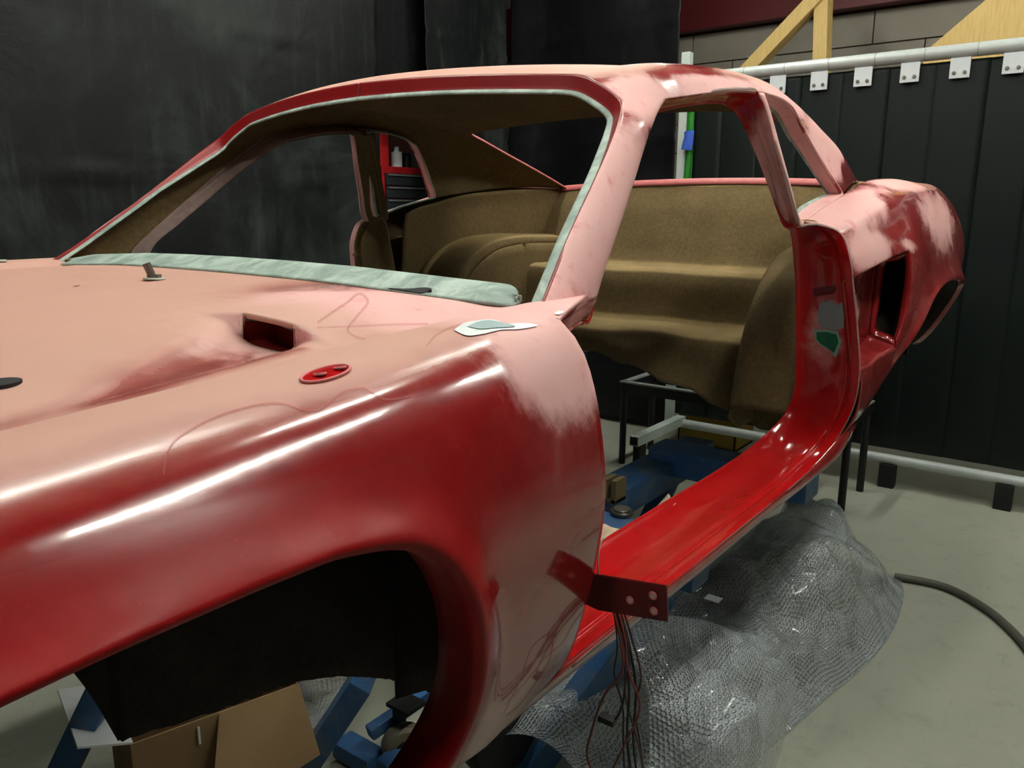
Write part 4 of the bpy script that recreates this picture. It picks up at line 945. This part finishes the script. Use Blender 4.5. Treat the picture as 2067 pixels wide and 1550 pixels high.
# ================================================================== timber behind the screen
def make_pine():
    t = NT('pine'); o = t.obj(); mp_ = t.add('ShaderNodeMapping', i_Scale=(6., 40., 3.), i_Vector=o).outputs[0]; n = t.noise(3, 5, .6, mp_, 1.0)
    c = t.mix(t.mapr(n, .35, .7), S(220, 188, 120), S(206, 170, 100)); t.set(Base_Color=c, Roughness=.6); return t.m
MAT['pine'] = make_pine()
XT = 4.3
def seg(a, b, x): return P(*a, x=x), P(*b, x=x)
tf = thing('pine_trestle', 'pale pine upright with diagonal brace above the pipe rail', 'timber', tuple(P(1660, 118, x=XT)))
a, b = seg((1658, 170), (1664, -60), XT); put('upright', beam_mesh(a, b, .075, .10, .003, (1, 0, 0)), 'pine', tf)
a, b = seg((1490, 165), (1690, -45), XT-.02); put('brace', beam_mesh(a, b, .075, .095, .003, (1, 0, 0)), 'pine', tf)
for q in (-.02, .03): put('screw', disc_mesh(P(1659, 60+q*300, x=XT-.045), (1, 0, 0), .006, .006, 10), 'black', tf)
a, b = seg((1900, 170), (2170, -50), XT-.1); put('pine_board', beam_mesh(a+np.array((0, -.16, -.03)), b+np.array((0, -.16, -.03)), .04, .42, .003, (1, 0, 0)) if False else beam_mesh(a, b, .36, .05, .003, (1, 0, 0)), 'pine', None, label='wide pine board leaning at upper right corner', cat='board')
put('timber_offcut', beam_mesh(P(1985, 40, x=XT+.1), P(2035, -20, x=XT+.1), .10, .05, .003, (1, 0, 0)), 'pine', None, label='short pine offcut behind the leaning board', cat='timber')
# ================================================================== tool chest beyond the far window
MAT['chestred'] = simple('chest_red', S(150, 22, 26), .35, 0, .1, 10); MAT['drawergrey'] = simple('drawer_dark', S(44, 48, 50), .4, .2, .1, 10); MAT['drawerpull'] = simple('drawer_pull', S(150, 152, 150), .35, .6)
YC = 2.32
cx0 = P(772, 300, y=YC)[0]; cx1 = cx0+.62; zt = P(800, 336, y=YC)[2]
ch = thing('tool_chest', 'red tool chest with grey drawers beyond the far quarter window', 'tool chest', ((cx0+cx1)/2, YC+.2, 0))
put('body', box_mesh((cx0, YC+.01, .10), (cx1, YC+.42, zt), .006), 'chestred', ch)
put('lid', box_mesh((cx0, YC+.38, zt), (cx1, YC+.42, zt+.22), .004), 'chestred', ch)
put('side_panel', box_mesh((cx0, YC+.02, zt), (cx0+.07, YC+.38, zt+.20), .004), 'chestred', ch)
for sx in (cx0+.05, cx1-.05): put('castor', disc_mesh((sx-.02, YC+.2, .05), (1, 0, 0), .05, .03, 16, .004), 'black', ch, True)
zz = zt-.04; k = 0
while zz > .2:
    hgt = .075 if k < 6 else .14; d = put('drawer', box_mesh((cx0+.02, YC-.006, zz-hgt+.006), (cx1-.02, YC+.012, zz), .002), 'drawergrey', ch)
    put('handle', box_mesh((cx0+.03, YC-.016, zz-.016), (cx1-.03, YC-.005, zz-.006), .002), 'drawerpull', d); zz -= hgt; k += 1
wbx = P(800, 296, y=YC+.15)
put('white_canister', joinm(disc_mesh((wbx[0], YC+.15, zt), (0, 0, 1), .035, .10, 20, .006), disc_mesh((wbx[0], YC+.15, zt+.10), (0, 0, 1), .016, .03, 16, .003)), 'filler_white', None, True, label='white canister standing on the red tool chest', cat='canister')
put('dark_canister', joinm(disc_mesh((wbx[0]+.085, YC+.15, zt), (0, 0, 1), .034, .085, 20, .006), disc_mesh((wbx[0]+.085, YC+.15, zt+.085), (0, 0, 1), .03, .012, 20, .003)), 'pvc', None, True, label='dark green canister standing on the red tool chest', cat='canister')
# ================================================================== low steel bench behind the car
MAT['blacksteel'] = simple('black_steel', S(30, 30, 30), .45, .3); MAT['palesteel'] = simple('pale_angle', S(150, 156, 150), .5, .2)
bn = thing('steel_bench', 'low black steel bench frame on the floor under the car tail', 'bench', (3.1, .15, 0))
ht = .44
for (x, y) in ((2.985, .70), (2.985, -.397), (3.30, .70), (3.30, -.397)):
    put('leg', tube_mesh([(x, y, 0), (x, y, ht-.02)], .017, 12), 'blacksteel', bn, True)
for a, b in (((2.985, .72), (2.985, -.42)), ((3.30, .72), (3.30, -.42)), ((2.985, .70), (3.30, .70)), ((2.985, -.40), (3.30, -.40))):
    put('apron', beam_mesh((*a, ht-.035), (*b, ht-.035), .025, .05, .002), 'blacksteel', bn); put('angle_edge', beam_mesh((*a, ht-.006), (*b, ht-.006), .035, .008, .001), 'palesteel', bn)
put('prop_leg', joinm(tube_mesh([(2.97, -.225, 0), (2.97, -.225, .46)], .022, 14), disc_mesh((2.97, -.225, .45), (0, 0, 1), .04, .01, 20), disc_mesh((2.97, -.225, 0), (0, 0, 1), .07, .008, 20)), 'blacksteel', bn, True)
# yellow crate in the dark under the bulkhead
MAT['yellow'] = simple('yellow_plastic', S(150, 122, 20), .5)
def crate(name, lo, hi, label):
    t_ = thing(name, label, 'crate', ((lo[0]+hi[0])/2, (lo[1]+hi[1])/2, lo[2])); th = .012
    put('base', box_mesh(lo, (hi[0], hi[1], lo[2]+th)), 'yellow', t_)
    for a, b in (((lo[0], lo[1], lo[2]), (lo[0]+th, hi[1], hi[2])), ((hi[0]-th, lo[1], lo[2]), hi), ((lo[0], lo[1], lo[2]), (hi[0], lo[1]+th, hi[2])), ((lo[0], hi[1]-th, lo[2]), hi)): put('wall', box_mesh(a, b, .002), 'yellow', t_)
    return t_
c = P(1450, 878, x=3.62); crate('yellow_crate', (3.52, c[1]-.14, 0), (3.78, c[1]+.20, .26), 'yellow plastic crate in the dark behind the bottom rail')
# ================================================================== blue body trolley
def make_blue():
    t = NT('worn_blue_steel'); o = t.obj(); n = t.noise(8, 6, .7, o, .4); c = t.mix(t.mapr(n, .46, .7, 0, .8), S(52, 98, 150), S(112, 124, 126)); t.set(Base_Color=c, Roughness=.5); return t.m
MAT['blue'] = make_blue(); MAT['brass'] = simple('olive_block', S(112, 96, 60), .6)
tr = thing('body_trolley', 'blue steel trolley carrying the car body', 'trolley', (1.0, 0, 0))
def tb(a, b, w=.06, h=.06, nm='beam'): return put(nm, beam_mesh(a, b, w, h, .005), 'blue', tr)
tb((.78, -.06, .405), (2.20, -.06, .405), .12, .09)
tb((.60, .40, .405), (1.10, .40, .405), .12, .09)
tb((1.24, -.50, .440), (1.24, .50, .440), .20, .02, 'cross_plate'); tb((1.24, -.50, .395), (1.24, .50, .395), .10, .07, 'cross_beam')
tb((1.93, -.56, .445), (1.93, -.02, .445), .13, .09, 'cross_beam')
tb((.55, -.40, .40), (.55, .52, .40), .06, .06, 'cross_beam')
a = P(1255, 1037, z=.452); put('disc', disc_mesh(a, (0, 0, 1), .033, .012, 28, .003), 'steel', tr, True); put('disc', disc_mesh(a+np.array((0, 0, .011)), (0, 0, 1), .026, .006, 28, .002), 'steel', tr, True)
a = P(1228, 1012, z=.45); put('stop_block', joinm(box_mesh(a+np.array((-.01, -.03, 0)), a+np.array((.05, -.012, .07)), .002), box_mesh(a+np.array((-.01, .0, 0)), a+np.array((.05, .018, .07)), .002), box_mesh(a+np.array((-.01, -.03, 0)), a+np.array((.05, .018, .012)), .002)), 'brass', tr)
def leg(a, b, w=.07, h=.06): put('leg', beam_mesh(a, b, w, h, .004), 'blue', tr)
leg((1.06, -.48, .42), (.80, -.285, .0))
leg((1.55, .40, .40), (1.55, .62, .0)); leg((1.95, -.08, .40), (1.95, .08, .0))
leg(P(738, 1362, z=.30), P(598, 1575, z=.03), .10, .05)
leg((.10, .20, .40), (-.04, .36, .0), .07, .05)
tb(P(745, 1480, z=.10), P(870, 1395, z=.14), .03, .03, 'brace'); tb(P(770, 1550, z=.05), P(880, 1450, z=.08), .035, .03, 'brace'); tb(P(690, 1500, z=.03), P(760, 1540, z=.03), .06, .04, 'foot_plate')
MAT['castor'] = simple('grey_castor_tread', S(126, 118, 98), .6); MAT['rubber'] = simple('black_rubber', S(16, 15, 15), .7)
cw = thing('trolley_castor', None, None) if False else None
c = P(812, 1492, z=.065); ax = np.array((-.5, -.75, 0))
wv = put('castor', disc_mesh(c, ax, .052, .04, 32, .008), 'castor', tr, True); put('hub', disc_mesh(c+ax/np.linalg.norm(ax)*.039, ax, .022, .004, 20, .001), 'blacksteel', wv, True); put('fork', joinm(box_mesh(c+np.array((-.02, .005, .0)), c+np.array((.02, .010, .10)), .002), box_mesh(c+np.array((-.03, -.05, .095)), c+np.array((.03, .02, .105)), .002)), 'blacksteel', wv)
c = P(1015, 1475, z=.11); put('castor', disc_mesh(c+np.array((0, .03, 0)), (-.25, -.97, 0), .10, .06, 36, .015), 'rubber', tr, True)
# stands that carry the shell on the trolley
for x, yy in ((.55, .38), (2.08, .40)):
    for sg in (-1, 1): put('support_post', beam_mesh((x, sg*yy, .36), (x, sg*yy, .78), .04, .04, .003, (1, 0, 0)), 'blue', tr)
# ================================================================== cardboard box and scraps under the nose
MAT['card'] = simple('cardboard', S(150, 120, 84), .85, 0, .06, 14, .1); MAT['cardin'] = simple('cardboard_inner', S(128, 102, 70), .85, 0, .06, 14)
A = P(268, 1502, z=.30); B = P(604, 1380, z=.30); d = (B-A); d[2] = 0; L = np.linalg.norm(d); d /= L; nn = np.array((-d[1], d[0], 0)); 
if nn[1] < 0: nn = -nn
bx = thing('cardboard_box', 'open brown cardboard box on the floor under the wheel arch', 'box', tuple(A*np.array((1, 1, 0))))
def panel(a, b, c, d_, mat, nm):
    V = [np.array(p, float) for p in (a, b, c, d_)]; n = np.cross(V[1]-V[0], V[2]-V[0]); n /= np.linalg.norm(n); V += [p+n*.004 for p in V]
    return put(nm, (V, [(3, 2, 1, 0), (4, 5, 6, 7), (0, 1, 5, 4), (1, 2, 6, 5), (2, 3, 7, 6), (3, 0, 4, 7)]), mat, bx)
C_, D_ = B+nn*.24, A+nn*.24; dn = np.array((0, 0, -.295))
panel(A, B, B+dn, A+dn, 'card', 'side'); panel(B, C_, C_+dn, B+dn, 'card', 'side'); panel(D_, C_, C_+dn, D_+dn, 'cardin', 'side'); panel(A, D_, D_+dn, A+dn, 'card', 'side'); panel(A+dn, B+dn, C_+dn, D_+dn, 'cardin', 'bottom')
panel(A+d*.16, B, B-nn*.07+dn*.45+d*.01, A+d*.10-nn*.10+dn*.55, 'card', 'flap'); panel(A, D_, D_-d*.09+np.array((0, 0, .02)), A-d*.09+np.array((0, 0, .03)), 'filler_white', 'flap')
tp = A+d*L*.36; put('tape', box_mesh(tp-nn*.005+np.array((-.002, 0, -.05)), tp-nn*.004+np.array((.002, .002, -.012))), 'filler_white', bx)
put('yellow_tool_case', box_mesh(P(628, 1392, z=.02)-np.array((.02, .03, .02)), P(628, 1392, z=.02)+np.array((.12, .09, .035)), .008), 'yellow', None, label='small yellow case on the floor behind cardboard box', cat='case')
# ================================================================== hose
MAT['hose'] = simple('grey_rubber_hose', S(78, 76, 68), .6, 0, .08, 30)
hp_ = [P(px, py, z=.015) for px, py in ((1806, 1163), (1830, 1167), (1900, 1182), (1985, 1225), (2040, 1270), (2090, 1330), (2150, 1430))]
put('hose', tube_mesh(hp_, .0125, 14, True, 80), 'hose', None, True, label='grey rubber hose curving over the concrete floor', cat='hose')
# ================================================================== bubble wrap
def make_wrap():
    t = NT('bubble_wrap'); uv = t.add('ShaderNodeTexCoord').outputs['UV']; mp2 = t.add('ShaderNodeMapping', i_Scale=(88., 102., 1.), i_Vector=uv).outputs[0]
    sep = t.add('ShaderNodeSeparateXYZ', i_0=mp2); row = t.math('FLOOR', sep.outputs[1]); off = t.math('MULTIPLY', t.math('MODULO', row, 2.), .5)
    fx = t.math('SUBTRACT', t.math('FRACT', t.math('ADD', sep.outputs[0], off)), .5); fy = t.math('SUBTRACT', t.math('FRACT', sep.outputs[1]), .5)
    d = t.math('SQRT', t.math('ADD', t.math('MULTIPLY', fx, fx), t.math('MULTIPLY', fy, fy))); dome = t.mapr(d, .22, .46, 1., 0.)
    vo = t.add('ShaderNodeTexVoronoi', i_Scale=11., i_Randomness=1.0); t.t.links.new(uv, vo.inputs['Vector']); vo.feature = 'F1'; n = vo.outputs['Distance']; n2 = t.noise(5, 5, .6, uv, 1.)
    t.set(Base_Color=S(210, 217, 222), Roughness=.10, Specular_IOR_Level=1.0, Coat_Weight=.6, Coat_Roughness=.06)
    bp = t.add('ShaderNodeBump', i_Strength=1.0, i_Distance=.005, i_Height=dome); bp2 = t.add('ShaderNodeBump', i_Strength=.9, i_Distance=.05, i_Height=t.math('ADD', n, n2), i_Normal=bp.outputs[0]); t.t.links.new(bp2.outputs[0], t.b.inputs['Normal'])
    tr_ = t.add('ShaderNodeBsdfTransparent', i_Color=(.93, .95, .95, 1)); mx = t.add('ShaderNodeMixShader'); out = t.n['Material Output']
    t.t.links.new(t.mapr(t.math('ADD', t.math('MULTIPLY', dome, -.12), t.math('MULTIPLY', n2, .5)), -.05, .5, .42, .76), mx.inputs[0]); t.t.links.new(tr_.outputs[0], mx.inputs[1]); t.t.links.new(t.b.outputs[0], mx.inputs[2]); t.t.links.new(mx.outputs[0], out.inputs['Surface'])
    return t.m
MAT['wrap'] = make_wrap()
def cloth(name, G, nu, nv, parent=None, **k):
    B_ = patch(G, nu, nv); V, Fc = gridmesh(B_); o = put(name, (V, Fc), 'wrap', parent, True, sharp=None, **k)
    lu = np.r_[0, np.cumsum(np.linalg.norm(np.diff(B_.mean(1), axis=0), axis=1))]; lv = np.r_[0, np.cumsum(np.mean(np.linalg.norm(np.diff(B_, axis=1), axis=2), axis=0))]
    uvl = o.data.uv_layers.new(name='UVMap')
    for lp in o.data.loops: i, j = divmod(lp.vertex_index, nv); uvl.data[lp.index].uv = (lu[i], lv[j])
    return o
def crumple(p, s, seed=0):
    r = np.random.RandomState(seed); q = np.array(p, float)
    for k in range(7):
        f = r.uniform(3, 20); dd = r.randn(3); dd /= np.linalg.norm(dd); w = abs(math.sin(f*(q@dd)+r.rand()*6))
        q = q+np.array((0, 0, 1.))*(w-.5)*s*4/f
    return q
wr = thing('bubble_wrap', 'large crumpled heap of clear bubble wrap beside the door sill', 'bubble wrap', (1.7, -.5, 0))
XSM = [.75, .95, 1.15, 1.35, 1.55, 1.75, 1.95, 2.15, 2.32, 2.44]
YO = [-.60, -.66, -.70, -.73, -.76, -.80, -.82, -.81, -.79, -.755]; HH = [.10, .16, .20, .20, .22, .26, .28, .26, .20, .03]
G = []
for x, yo, h in zip(XSM, YO, HH):
    row = []
    for f, hz in ((0, .0), (.06, .10), (.14, .40), (.26, .78), (.42, 1.0), (.58, .96), (.74, .62), (.88, .30), (1.0, .05)):
        q = (x+.02*math.sin(f*9+x*7), yo+f*.62, .004+h*hz*(1+.14*math.sin(f*13+x*9))); row.append(q)
    G.append(row)
B0 = patch(G, 90, 70); B1 = np.array([[crumple(p, .085*min(1, p[2]*12), 4) for p in r_] for r_ in B0]); B1[:, :, 2] = np.maximum(B1[:, :, 2], .003)
cloth('sheet', B1[::1], 150, 110, wr)
# an upper fold lying over the heap towards the front, with a turned up shiny corner
G = []
for k, (a, b) in enumerate((((1238, 1262), (1560, 1268)), ((1262, 1330), (1500, 1290)), ((1300, 1400), (1455, 1420)), ((1320, 1480), (1380, 1560)))): pass
G = [[P(1250, 1272, z=.40), P(1320, 1250, z=.40), P(1390, 1256, z=.36), P(1470, 1272, z=.32), P(1560, 1290, z=.27)],
     [P(1270, 1330, z=.40), P(1335, 1320, z=.40), P(1400, 1330, z=.36), P(1480, 1330, z=.31), P(1585, 1330, z=.24)],
     [P(1300, 1400, z=.37), P(1365, 1400, z=.37), P(1430, 1410, z=.33), P(1500, 1400, z=.27), P(1610, 1370, z=.20)],
     [P(1310, 1480, z=.32), P(1380, 1490, z=.33), P(1450, 1500, z=.29), P(1520, 1490, z=.22), P(1590, 1460, z=.10)],
     [P(1310, 1580, z=.26), P(1390, 1590, z=.27), P(1450, 1600, z=.24), P(1520, 1590, z=.15), P(1560, 1570, z=.01)]]
B0 = patch(G, 70, 70); B1 = np.array([[crumple(p, .018, 9) for p in r_] for r_ in B0]); cloth('fold', B1, 110, 110, wr)
G = [[P(1408, 1375, z=.40), P(1440, 1362, z=.41), P(1468, 1380, z=.41)], [P(1388, 1430, z=.40), P(1440, 1420, z=.405), P(1500, 1425, z=.39)], [P(1392, 1485, z=.38), P(1440, 1480, z=.385), P(1524, 1458, z=.37)], [P(1402, 1530, z=.35), P(1440, 1530, z=.36), P(1460, 1510, z=.355)]]
B0 = patch(G, 40, 40); B1 = np.array([[crumple(p, .02, 21) for p in r_] for r_ in B0]); cloth('turned_corner', B1, 60, 60, wr)
w2 = thing('bubble_wrap', 'small scrap of bubble wrap on the floor right of cardboard box', 'bubble wrap', tuple(P(650, 1470, z=0)))
G = [[P(600, 1400, z=.03), P(650, 1395, z=.05), P(700, 1385, z=.05), P(745, 1370, z=.03)], [P(610, 1450, z=.05), P(650, 1445, z=.08), P(690, 1440, z=.07), P(725, 1430, z=.03)], [P(585, 1510, z=.05), P(620, 1505, z=.07), P(655, 1495, z=.06), P(690, 1480, z=.02)], [P(560, 1575, z=.03), P(590, 1570, z=.05), P(620, 1560, z=.04), P(650, 1545, z=.01)]]
B0 = patch(G, 40, 40); B1 = np.array([[crumple(p, .03, 31) for p in r_] for r_ in B0]); cloth('sheet', B1, 60, 60, w2)
put('paper_tag', box_mesh(P(1440, 1208, z=.30)-np.array((.016, .02, .0008)), P(1440, 1208, z=.30)+np.array((.016, .02, .0008))), 'filler_white', wr)
